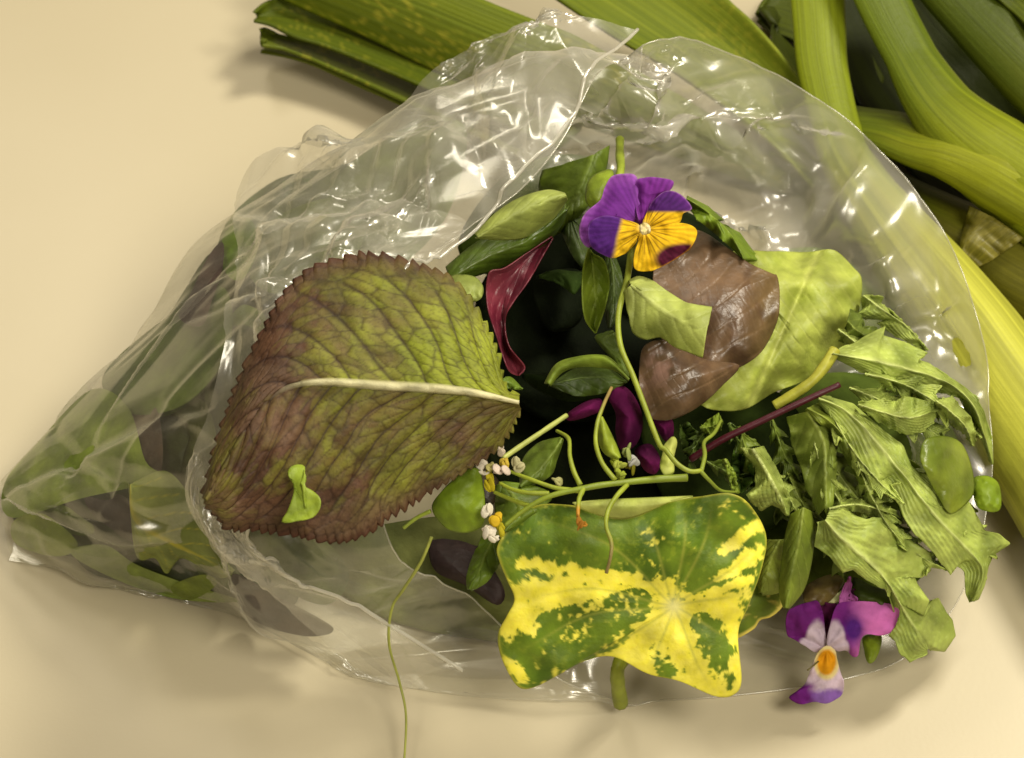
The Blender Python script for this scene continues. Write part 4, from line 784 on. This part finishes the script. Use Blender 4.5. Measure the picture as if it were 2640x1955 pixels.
blade('seed_pod', cr('C', [(1040, 225), (1070, 350), (1110, 470), (1180, 540)]), cr('C', [(1030, 230), (1020, 380), (1070, 500), (1175, 545)]), cr('C', [(1045, 225), (1100, 330), (1160, 460), (1185, 540)]), [(1570, 1130, .069)], plain('8d9a34', '76842a', 3, .03), cam=.002, nt=24, ns=12, label='pointed olive pod beside the thin stalk over the magenta petals')
disc('purslane_leaf', (1185, 1295), cr('7', [(130, 540), (180, 450), (300, 340), (380, 330), (405, 420), (415, 560), (390, 640), (300, 670), (200, 640)]), [(1185, 1295, .064), (1185, 1200, .070), (1300, 1295, .064)], plain('778a22', '64781a', 5, .012, .0003), M_LEAF, cam=.003, nr=20, na=80, solid=.0008, label='smooth rounded green leaf left of the little white blossoms')
stem('grass_stem', [cr('7', [(130, 690)])[0] + (.050,), (1085, 1450, .045), (1040, 1520, .036), (1010, 1570, .030), (1003, 1660, .022), (1030, 1760, .012), (1047, 1850, .008), (1040, 1990, .004)], (.00062, .0004), '9aa048', label='long thin pale grass stem hanging down over the cuff onto the table', n=70)
stem('leaf_stalk', [(1040, 1362, .060), (1075, 1335, .062), (1110, 1318, .064)], .0007, '8a9a34', label='short thin stalk end beside the smooth rounded leaf')
stem('leaf_stalk', [cr('3', [(1180, 1245)])[0] + (.066,), cr('3', [(1290, 1195)])[0] + (.068,), cr('3', [(1400, 1165)])[0] + (.069,)], .0006, '7a8a2c', label='fine green stalk reaching the white blossoms from under the serrated leaf')
blade('salad_leaf', cr('C', [(740, 390), (660, 520), (560, 640), (420, 760)]), cr('C', [(730, 385), (560, 430), (440, 560), (420, 750)]), cr('C', [(745, 400), (700, 540), (640, 680), (430, 765)]), [(1390, 1200, .056)], veined('5f7026', '48591a', '76853a', 5, seed=12), cam=.003, label='green leaf beneath the pale cut stalk next to the blossoms')
blade('salad_leaf', cr('7', [(500, 400), (560, 470), (600, 560), (520, 660)]), cr('7', [(470, 420), (470, 520), (480, 640), (515, 662)]), cr('7', [(520, 400), (700, 430), (760, 500), (530, 662)]), [(1320, 1300, .056)], veined('5e7022', '4a5b18', '7b8a3a', 4, seed=13), cam=.002, label='green leaf under the flowering stalk behind the variegated leaf top')
blade('salad_leaf', cr('7', [(470, 680), (420, 780), (380, 880), (330, 970)]), cr('7', [(400, 690), (350, 800), (320, 900), (325, 972)]), cr('7', [(490, 690), (500, 800), (430, 920), (340, 975)]), [(1250, 1450, .040)], veined('5c7020', '48591a', '76853a', 4, seed=14), cam=.002, label='small green leaf at the left edge of the variegated leaf')
disc('salad_leaf', (1160, 1450), [(1110, 1390), (1190, 1380), (1240, 1420), (1300, 1520), (1280, 1560), (1200, 1510), (1120, 1470)], [(1160, 1450, .014)], plain('4a3a3a', '33282a', 5, .02), cam=.003, nr=12, na=50, label='dull purple leaf below the smooth rounded leaf')

# stalks at the right
stem('beet_stalk', [(2165, 992, .068), (2060, 1040, .066), (1950, 1092, .063), (1860, 1135, .060), (1780, 1185, .055)], (.0011, .0013), '430c1b', label='straight dark crimson beet stalk lying across the green leaves')
stem('leaf_stalk', [cr('A', [(655, 495)])[0] + (.066,), cr('A', [(560, 640)])[0] + (.065,), cr('A', [(420, 790)])[0] + (.063,), cr('A', [(150, 960)])[0] + (.059,)], (.0022, .0018), 'a8a83a', label='thick yellow green cut stalk behind the crimson stalk')

# ------------------------------------------------------------------ jagged salad leaves spilling out of the mouth
JG = 'jagged green leaves spilling from the bag mouth'
mz_ = lambda seed, nv=8: veined('a4b062', '84924a', 'c0c88e', 8, slant=.7, wv=.004, vmix=.32, rel=.0010, mid=.085, seed=seed, ms=.008)
def jag(mid, left, right, Z, seed, label, droop=.008, cam=.004, col=None, name='mizuna_leaf', rip=(.0045, 7)):
    return blade(name, mid, left, right, Z, col or mz_(seed), M_LEAF, cam=cam, droop=droop, rip=rip, nt=180, ns=44, sm=False, seed=seed, label=label, group=JG, vee=True)
jag(cr('A', [(640, 525), (900, 570), (1250, 650), (1600, 770), (1800, 950), (1900, 1200), (1968, 1445)]),
    cr('A', [(640, 505), (800, 440), (930, 360), (1080, 290), (1060, 370), (1250, 430), (1430, 515), (1250, 480), (1140, 480), (1280, 550), (1440, 600), (1560, 690), (1650, 740), (1740, 800), (1830, 880), (1900, 1000), (1930, 1120), (1970, 1280), (1978, 1440)]),
    cr('A', [(640, 560), (800, 640), (950, 710), (1080, 760), (1070, 850), (960, 875), (1080, 780), (1240, 830), (1375, 900), (1360, 815), (1500, 850), (1680, 870), (1720, 960), (1770, 1050), (1800, 1100), (1850, 1180), (1900, 1300), (1945, 1420), (1966, 1448)]),
    [(2150, 910, .062), (2450, 980, .050), (2330, 850, .058)], 51, 'jagged pale green leaf bending down over the right rim of the bag', droop=.016)
jag(cr('A', [(890, 40), (1050, 150), (1280, 320), (1420, 490)]), cr('A', [(930, 30), (1065, 55), (1040, 100), (1150, 190), (1300, 330), (1430, 500)]), cr('A', [(870, 60), (880, 160), (770, 230), (960, 240), (1060, 245), (1000, 270), (1080, 330), (1200, 400), (1410, 500)]),
    [(2250, 780, .050), (2400, 900, .044), (2250, 850, .048)], 52, 'slim feathery green leaf against the crinkled film at the back', droop=.004, cam=.002)
jag([(2111, 1028), (2185, 1062), (2259, 1137), (2321, 1215), (2402, 1319), (2497, 1421), (2535, 1475), (2508, 1550)],
    [(2111, 1015), (2200, 1040), (2268, 1100), (2330, 1150), (2350, 1200), (2420, 1260), (2459, 1320), (2496, 1289), (2520, 1330), (2540, 1368), (2576, 1376), (2606, 1402), (2562, 1432), (2549, 1462), (2540, 1508), (2524, 1546), (2510, 1552)],
    [(2111, 1040), (2148, 1090), (2191, 1152), (2213, 1214), (2244, 1278), (2257, 1263), (2271, 1238), (2301, 1263), (2327, 1331), (2365, 1383), (2410, 1429), (2451, 1484), (2455, 1444), (2485, 1474), (2492, 1530), (2502, 1553)],
    [(2111, 1028, .064), (2400, 1319, .048), (2500, 1200, .046)], 53, 'longest jagged leaf with pale midrib reaching out of the bag to the table', droop=.020, cam=.003, rip=(.0025, 5))
jag(cr('B', [(870, 510), (1000, 650), (1250, 880), (1380, 1080), (1570, 1390)]),
    cr('B', [(900, 440), (1000, 420), (1090, 480), (1150, 500), (1280, 480), (1400, 590), (1470, 640), (1600, 740), (1592, 860), (1530, 905), (1480, 885), (1500, 940), (1585, 1060), (1545, 1170), (1610, 1060), (1650, 1045), (1685, 1120), (1742, 1190), (1765, 1300), (1690, 1412), (1590, 1400)]),
    cr('B', [(820, 520), (800, 690), (900, 760), (990, 870), (1060, 850), (1150, 920), (1300, 990), (1350, 1150), (1395, 1200), (1300, 1300), (1350, 1340), (1385, 1420), (1450, 1485), (1570, 1420)]),
    [(2130, 1350, .050), (2330, 1600, .028), (2400, 1450, .034)], 54, 'long lobed green leaf with rounded end reaching below the lilac viola', droop=.010, cam=.003, name='rocket_leaf')
jag([(2083, 1060), (2123, 1137), (2128, 1206), (2128, 1310)], [(2030, 1075), (2043, 1152), (2068, 1214), (2080, 1260), (2090, 1280), (2110, 1330)], [(2110, 1050), (2148, 1090), (2160, 1152), (2148, 1214), (2158, 1190), (2150, 1262), (2146, 1300), (2130, 1330)],
    [(2100, 1100, .058), (2100, 1300, .050), (2200, 1150, .056)], 55, 'olive green crinkled leaf hanging below the end of the crimson stalk', droop=.002, col=veined('7f8c40', '5f6c2c', '95a054', 6, seed=55))
jag(cr('B', [(370, 20), (470, 180), (550, 330), (610, 470)]), cr('B', [(290, 10), (400, 140), (390, 290), (330, 340), (360, 380), (430, 440), (500, 395), (560, 420), (605, 475)]), cr('B', [(440, 0), (530, 150), (600, 300), (640, 420), (615, 478)]),
    [(2000, 1230, .056), (2000, 1330, .050), (2060, 1230, .054)], 56, 'pale forked leaf just above the corner of the variegated leaf', droop=.002)
jag(cr('B', [(300, 40), (300, 150), (290, 320)]), cr('B', [(240, 30), (220, 120), (260, 220), (285, 325)]), cr('B', [(330, 30), (390, 130), (385, 240), (300, 325)]), [(1910, 1210, .054)], 57, 'small dark green curled leaf beside the pale forked leaf', droop=0, cam=-.004, col=veined('4c6422', '38501a', '66803a', 4, seed=57))
jag(cr('B', [(180, 90), (230, 180), (260, 320)]), cr('B', [(170, 90), (200, 180), (235, 320)]), cr('B', [(200, 100), (250, 190), (280, 320)]), [(1885, 1220, .058)], 58, 'thin green leaf tip standing up over the variegated leaf', droop=0, cam=.001, col=veined('7d8f34', '68792a', '95a04c', 4, seed=58))
blade('salad_leaf', cr('B', [(720, 420), (690, 640), (640, 880), (600, 1110)]), cr('B', [(640, 470), (600, 620), (570, 850), (560, 1000), (590, 1110)]), cr('B', [(770, 450), (790, 600), (770, 800), (720, 980), (620, 1110)]), [(2060, 1400, .044), (2060, 1550, .034), (2100, 1400, .044)], veined('7c8a32', '64742a', '9aa654', 5, mid=.04, seed=15), cam=.004, rip=(.001, 3), label='smooth tongue shaped green leaf between the variegated leaf and the lobed leaf')
blade('salad_leaf', cr('B', [(560, 640), (500, 760), (460, 900), (430, 1000)]), cr('B', [(470, 640), (440, 760), (410, 900), (420, 1010)]), cr('B', [(620, 640), (600, 800), (580, 980), (440, 1020)]), [(1990, 1460, .036), (1990, 1540, .030), (2060, 1460, .036)], veined('7c8634', '66722c', '9aa654', 5, seed=16), cam=.002, label='olive green leaf squeezed behind the right edge of the variegated leaf')
disc('purslane_leaf', (2440, 1240), [(2385, 1135), (2430, 1124), (2470, 1136), (2492, 1165), (2508, 1215), (2512, 1262), (2500, 1290), (2452, 1325), (2415, 1275), (2390, 1225), (2372, 1180)], [(2440, 1240, .046), (2440, 1140, .050), (2520, 1240, .040)], plain('74802c', '5c6a22', 6, .01, .0003), M_GLOSS, cam=.003, nr=20, na=80, solid=.0006, label='olive rounded leaf at the right rim of the bag')
disc('purslane_leaf', (2545, 1275), [(2508, 1235), (2530, 1226), (2555, 1230), (2576, 1250), (2582, 1300), (2570, 1320), (2540, 1318), (2518, 1305), (2508, 1270)], [(2545, 1275, .036)], plain('7f9424', '6d821c', 6, .012, .0003), M_LEAF, cam=.003, nr=16, na=64, solid=.0009, label='small bright green rounded leaf poking outside the bag rim')
disc('purslane_leaf', (2245, 1675), cr('D', [(1205, 720), (1300, 690), (1385, 710), (1375, 820), (1330, 930), (1280, 972), (1240, 940), (1215, 830)]), [(2245, 1675, .014)], plain('75851f', '637318', 6, .012, .0003), M_LEAF, cam=.002, nr=16, na=56, solid=.0008, label='little oval green leaf under the lilac viola')
disc('leaf_scrap', (2120, 1520), cr('B', [(760, 940), (900, 880), (1000, 910), (950, 1010), (860, 1090), (740, 1080), (720, 1000)]), [(2120, 1520, .024)], plain('7a6a34', '62502a', 6, .02), cam=.002, nr=12, na=48, label='brownish leaf fragment directly above the lilac viola')
disc('salad_leaf', (2230, 1530), cr('B', [(1060, 900), (1200, 960), (1320, 1010), (1360, 1120), (1200, 1090), (1080, 1040)]), [(2230, 1530, .024)], plain('4e5c1e', '3e4a16', 6, .02), cam=.002, nr=12, na=48, label='shaded green leaf behind the pink petal of the lilac viola')
jag(cr('A', [(420, 980), (600, 1080), (760, 1260), (880, 1480), (940, 1617)]), cr('A', [(520, 930), (680, 1050), (850, 1250), (930, 1420), (1000, 1617)]), cr('A', [(400, 1000), (560, 1140), (680, 1290), (800, 1500), (860, 1617)]), [(2200, 1130, .056), (2240, 1250, .050), (2260, 1130, .054)], 59, 'narrow green leaf in the shade along the longest jagged leaf', droop=.002, col=veined('7c8838', '5e6b28', '9aa456', 5, seed=59))
jag(cr('A', [(1500, 920), (1620, 1010), (1740, 1130), (1800, 1290)]), cr('A', [(1540, 900), (1640, 880), (1700, 960), (1790, 1050), (1830, 1200), (1820, 1300)]), cr('A', [(1480, 930), (1560, 1040), (1640, 1130), (1740, 1200), (1790, 1300)]), [(2450, 1060, .050), (2500, 1130, .042), (2520, 1040, .046)], 60, 'short toothed leaf tip at the right rim under the bending leaf', droop=.004)
jag(cr('B', [(900, 430), (1080, 400), (1250, 440), (1390, 490)]), cr('B', [(900, 420), (1060, 360), (1250, 390), (1380, 450), (1390, 488)]), cr('B', [(900, 440), (1080, 450), (1230, 490), (1390, 495)]), [(2230, 1310, .045), (2330, 1330, .040), (2230, 1350, .043)], 61, 'narrow green leaf lying crosswise under the longest jagged leaf', droop=.002)
jag(cr('A', [(760, 260), (840, 330), (940, 400), (1080, 450)]), cr('A', [(790, 150), (880, 200), (900, 300), (1000, 300), (1090, 440)]), cr('A', [(740, 330), (680, 420), (800, 470), (950, 470), (1080, 460)]), [(2220, 860, .050), (2280, 900, .048), (2220, 900, .048)], 62, 'dull green toothed leaf between the pale lettuce and the bending leaf', droop=.002, col=veined('6f7d34', '55622a', '8b974c', 5, seed=62))
# curly greens between the crimson stalk and the magenta flower
jag(cr('C', [(1650, 300), (1720, 420), (1760, 540)]), cr('C', [(1640, 280), (1640, 400), (1680, 520), (1750, 545)]), cr('C', [(1700, 260), (1800, 360), (1810, 460), (1770, 545)]), [(1780, 1150, .050)], 63, 'dark curly leaf among the thin tendrils below the brown leaf', droop=0, col=veined('46591c', '33431a', '5f7232', 4, seed=63), cam=-.003)
jag(cr('C', [(1800, 310), (1880, 300), (1970, 260)]), cr('C', [(1800, 300), (1860, 250), (1940, 190), (1975, 255)]), cr('C', [(1800, 325), (1880, 360), (1960, 330), (1975, 265)]), [(1840, 1100, .056)], 64, 'small curly bright leaf under the pale lettuce edge', droop=0, col=veined('77892e', '5f7024', '90a04a', 4, seed=64), cam=.002)
jag(cr('6', [(1480, 250), (1600, 330), (1720, 440), (1800, 590)]), cr('6', [(1480, 230), (1600, 290), (1690, 370), (1660, 380), (1780, 440), (1830, 510), (1900, 600), (1810, 600)]), cr('6', [(1470, 280), (1540, 370), (1640, 450), (1720, 520), (1780, 580), (1800, 600)]), [(1840, 580, .068), (1920, 670, .062), (1780, 500, .072)], 65, 'narrow toothed green leaf following the upper edge of the brown leaf', droop=.002, col=veined('6b8024', '52661a', '90a04a', 6, seed=65))

def mizuna(base, tip, wpx, z0, z1, seed, label, n=4, bow=0., col=None):
    """pinnate leaf: forward pointing lobes both sides of a midrib, base and tip as (px, py)"""
    r = np.random.default_rng(seed); b, t_ = np.array(base, float), np.array(tip, float); d = t_ - b; L_ = np.hypot(*d); d /= L_; p = np.array([-d[1], d[0]])
    C_ = lambda f: b + d * L_ * f + p * bow * L_ * 4 * f * (1 - f)
    mid = [C_(f) for f in np.linspace(0, 1, 6)]; sides = []
    for sg in (-1, 1):
        e = [C_(0) + p * sg * wpx * .08]
        for k in range(n):
            f = .12 + .80 * k / n + r.uniform(-.02, .02); ww = wpx * (.55 + .45 * math.sin(math.pi * (k + .8) / (n + .6))) * r.uniform(.75, 1.15)
            e += [C_(f) + p * sg * ww * .32, C_(f + .10) + p * sg * ww * .75, C_(min(f + .20, .985)) + p * sg * ww, C_(min(f + .16, .97)) + p * sg * ww * .42]
        e.append(C_(1)); sides.append(e)
    return jag(mid, sides[0], sides[1], [(b[0], b[1], z0), (t_[0], t_[1], z1), (b[0] + p[0] * 80, b[1] + p[1] * 80, z0 + r.uniform(-.004, .004))], seed, label, droop=.003, cam=.002, col=col)
mizuna((2080, 1075), (2270, 1345), 62, .055, .043, 71, 'toothed leaf in half shade left of the longest jagged leaf', 4, .05, veined('87934a', '69762f', 'a5ae68', 5, slant=.6, vmix=.2, seed=71))
mizuna((2190, 1000), (2450, 1150), 58, .056, .045, 72, 'toothed leaf lying under the bending jagged leaf', 4, -.05)
mizuna((2010, 1170), (2130, 1390), 46, .050, .041, 73, 'slim toothed leaf above the smooth tongue shaped leaf', 4, .04, veined('808d40', '626f2c', 'a0aa60', 5, slant=.6, vmix=.2, seed=73))
mizuna((2150, 1240), (2350, 1410), 52, .043, .034, 74, 'toothed leaf in shade over the long lobed leaf', 4, .05, veined('78863c', '5a682a', '98a258', 5, slant=.6, vmix=.2, seed=74))
mizuna((2280, 1150), (2450, 1420), 64, .044, .034, 75, 'toothed leaf mostly covered by the longest jagged leaf', 5, -.04)
mizuna((1905, 1100), (2000, 1290), 40, .055, .050, 76, 'small toothed leaf under the crimson stalk', 3, .05, veined('6d7c30', '4f5d20', '90a04c', 5, slant=.6, vmix=.2, seed=76))
mizuna((2160, 850), (2400, 975), 54, .053, .046, 77, 'toothed leaf tucked under the top of the bending jagged leaf', 4, .04)
mizuna((1820, 1190), (1950, 1255), 30, .053, .050, 78, 'tiny toothed leaf near the crimson stalk base', 3, 0, veined('5f7028', '46561c', '80904a', 4, slant=.6, vmix=.2, seed=78))
mizuna((2330, 1000), (2530, 1130), 40, .047, .036, 79, 'toothed leaf tip touching the right rim of the film', 4, -.06)
mizuna((2100, 1320), (2180, 1500), 44, .038, .030, 80, 'toothed leaf beside the tongue shaped leaf above the lilac viola', 3, -.04, veined('76843a', '58662a', '96a056', 5, slant=.6, vmix=.2, seed=80))

jag(cr('A', [(850, 950), (1050, 1010), (1280, 1060), (1525, 990)]), cr('A', [(850, 930), (1060, 900), (1150, 925), (1230, 875), (1330, 892), (1420, 920), (1500, 940), (1530, 985)]), cr('A', [(870, 980), (1000, 1080), (1120, 1150), (1250, 1205), (1380, 1185), (1470, 1110), (1528, 995)]), [(2213, 1044, .062), (2420, 1056, .052), (2340, 1120, .055)], 81, 'broad blunt green leaf lying next to the pale midrib of the longest jagged leaf', droop=.002, cam=.003)
mizuna((2130, 1040), (2330, 1300), 40, .061, .050, 82, 'slender toothed leaf parallel to the longest jagged leaf', 3, .06)
mizuna((2250, 1330), (2440, 1470), 46, .041, .030, 83, 'toothed leaf over the end of the long lobed leaf', 3, .05)
mizuna((2430, 1330), (2570, 1440), 40, .036, .024, 84, 'pale toothed leaf tip beyond the right rim of the bag', 3, -.05)

blade('salad_leaf', cr('6', [(430, 1280), (480, 1300), (545, 1330)]), cr('6', [(430, 1270), (480, 1260), (548, 1328)]), cr('6', [(430, 1290), (470, 1330), (545, 1335)]), [(1320, 990, .074)], veined('6c8428', '566c1e', '8c9c44', 3, seed=91), cam=.001, nt=20, ns=12, label='tiny bright green leaf tip at the base of the serrated leaf')
blade('salad_leaf', cr('6', [(700, 1300), (850, 1270), (1000, 1260), (1140, 1290)]), cr('6', [(690, 1310), (860, 1200), (1000, 1190), (1140, 1285)]), cr('6', [(700, 1315), (860, 1370), (1020, 1350), (1140, 1295)]), [(1500, 980, .060)], veined('4a5c20', '364616', '64763a', 4, seed=92), cam=.002, label='dim green leaf spread right under the arched shoot')
blade('salad_leaf', cr('6', [(1070, 1010), (1000, 1060), (1060, 1130), (1150, 1260)]), cr('6', [(1060, 1000), (960, 1030), (1030, 1130), (1140, 1270)]), cr('6', [(1080, 1010), (1080, 1050), (1110, 1150), (1155, 1255)]), [(1590, 900, .062)], veined('5c6e26', '46581a', '76863a', 4, seed=93), cam=.001, nt=30, ns=14, label='small folded green leaf where the shoot joins the flower stalk')
blade('salad_leaf', cr('6', [(640, 690), (740, 670), (830, 690), (900, 660)]), cr('6', [(640, 680), (740, 650), (830, 660), (900, 650)]), cr('6', [(640, 700), (750, 730), (840, 790), (900, 690)]), [(1450, 710, .055)], veined('2c3c18', '1e2c10', '3c4c24', 4, seed=94), M_DEEP, cam=.001, nt=30, ns=14, label='dim leaf edge crossing the black hollow')

for i_, (b_, t_, w_, z0_, z1_, bow_, lab_) in enumerate((
    ((2230, 965), (2470, 1085), 42, .060, .047, -.08, 'slender feathered leaf over the blunt leaf at the right'),
    ((2095, 1120), (2190, 1330), 40, .058, .048, .06, 'slender feathered leaf over the olive crinkled leaf'),
    ((2210, 1190), (2340, 1420), 40, .054, .040, .05, 'slender feathered leaf over the left edge of the longest jagged leaf'),
    ((1930, 1180), (2060, 1330), 34, .056, .048, -.06, 'slender feathered leaf beside the pale forked leaf'),
    ((2180, 1360), (2330, 1530), 40, .044, .030, .05, 'slender feathered leaf along the midrib of the long lobed leaf'),
    ((2380, 1180), (2520, 1400), 44, .046, .030, -.05, 'slender feathered leaf between the olive rounded leaf and the longest leaf'))):
    mizuna(b_, t_, w_, z0_, z1_, 101 + i_, lab_, 4, bow_, mz_(101 + i_))

for i_, (b_, t_, w_, z0_, z1_, bow_, cols_, lab_) in enumerate((
    ((1880, 1090), (1960, 1200), 36, .057, .052, .06, ('56682a', '40501c', '76863e'), 'little feathered dark leaf right below the middle of the crimson stalk'),
    ((1990, 1080), (2070, 1250), 40, .056, .048, .05, ('66762e', '4c5a20', '86944a'), 'feathered olive leaf hanging from under the crimson stalk'),
    ((1960, 1240), (2070, 1400), 38, .048, .040, -.05, ('5c6c2a', '44521c', '7c8a42'), 'feathered leaf in the gap right of the variegated leaf corner'),
    ((1820, 1110), (1770, 1230), 32, .054, .052, .08, ('4a5c22', '364618', '687a36'), 'feathered dark leaf beside the magenta flower'),
    ((2240, 1240), (2300, 1380), 38, .050, .040, .05, ('74843a', '586628', '94a052'), 'feathered leaf in the dark gap under the longest jagged leaf'))):
    mizuna(b_, t_, w_, z0_, z1_, 121 + i_, lab_, 3, bow_, veined(*cols_, 6, slant=.6, vmix=.25, seed=121 + i_))
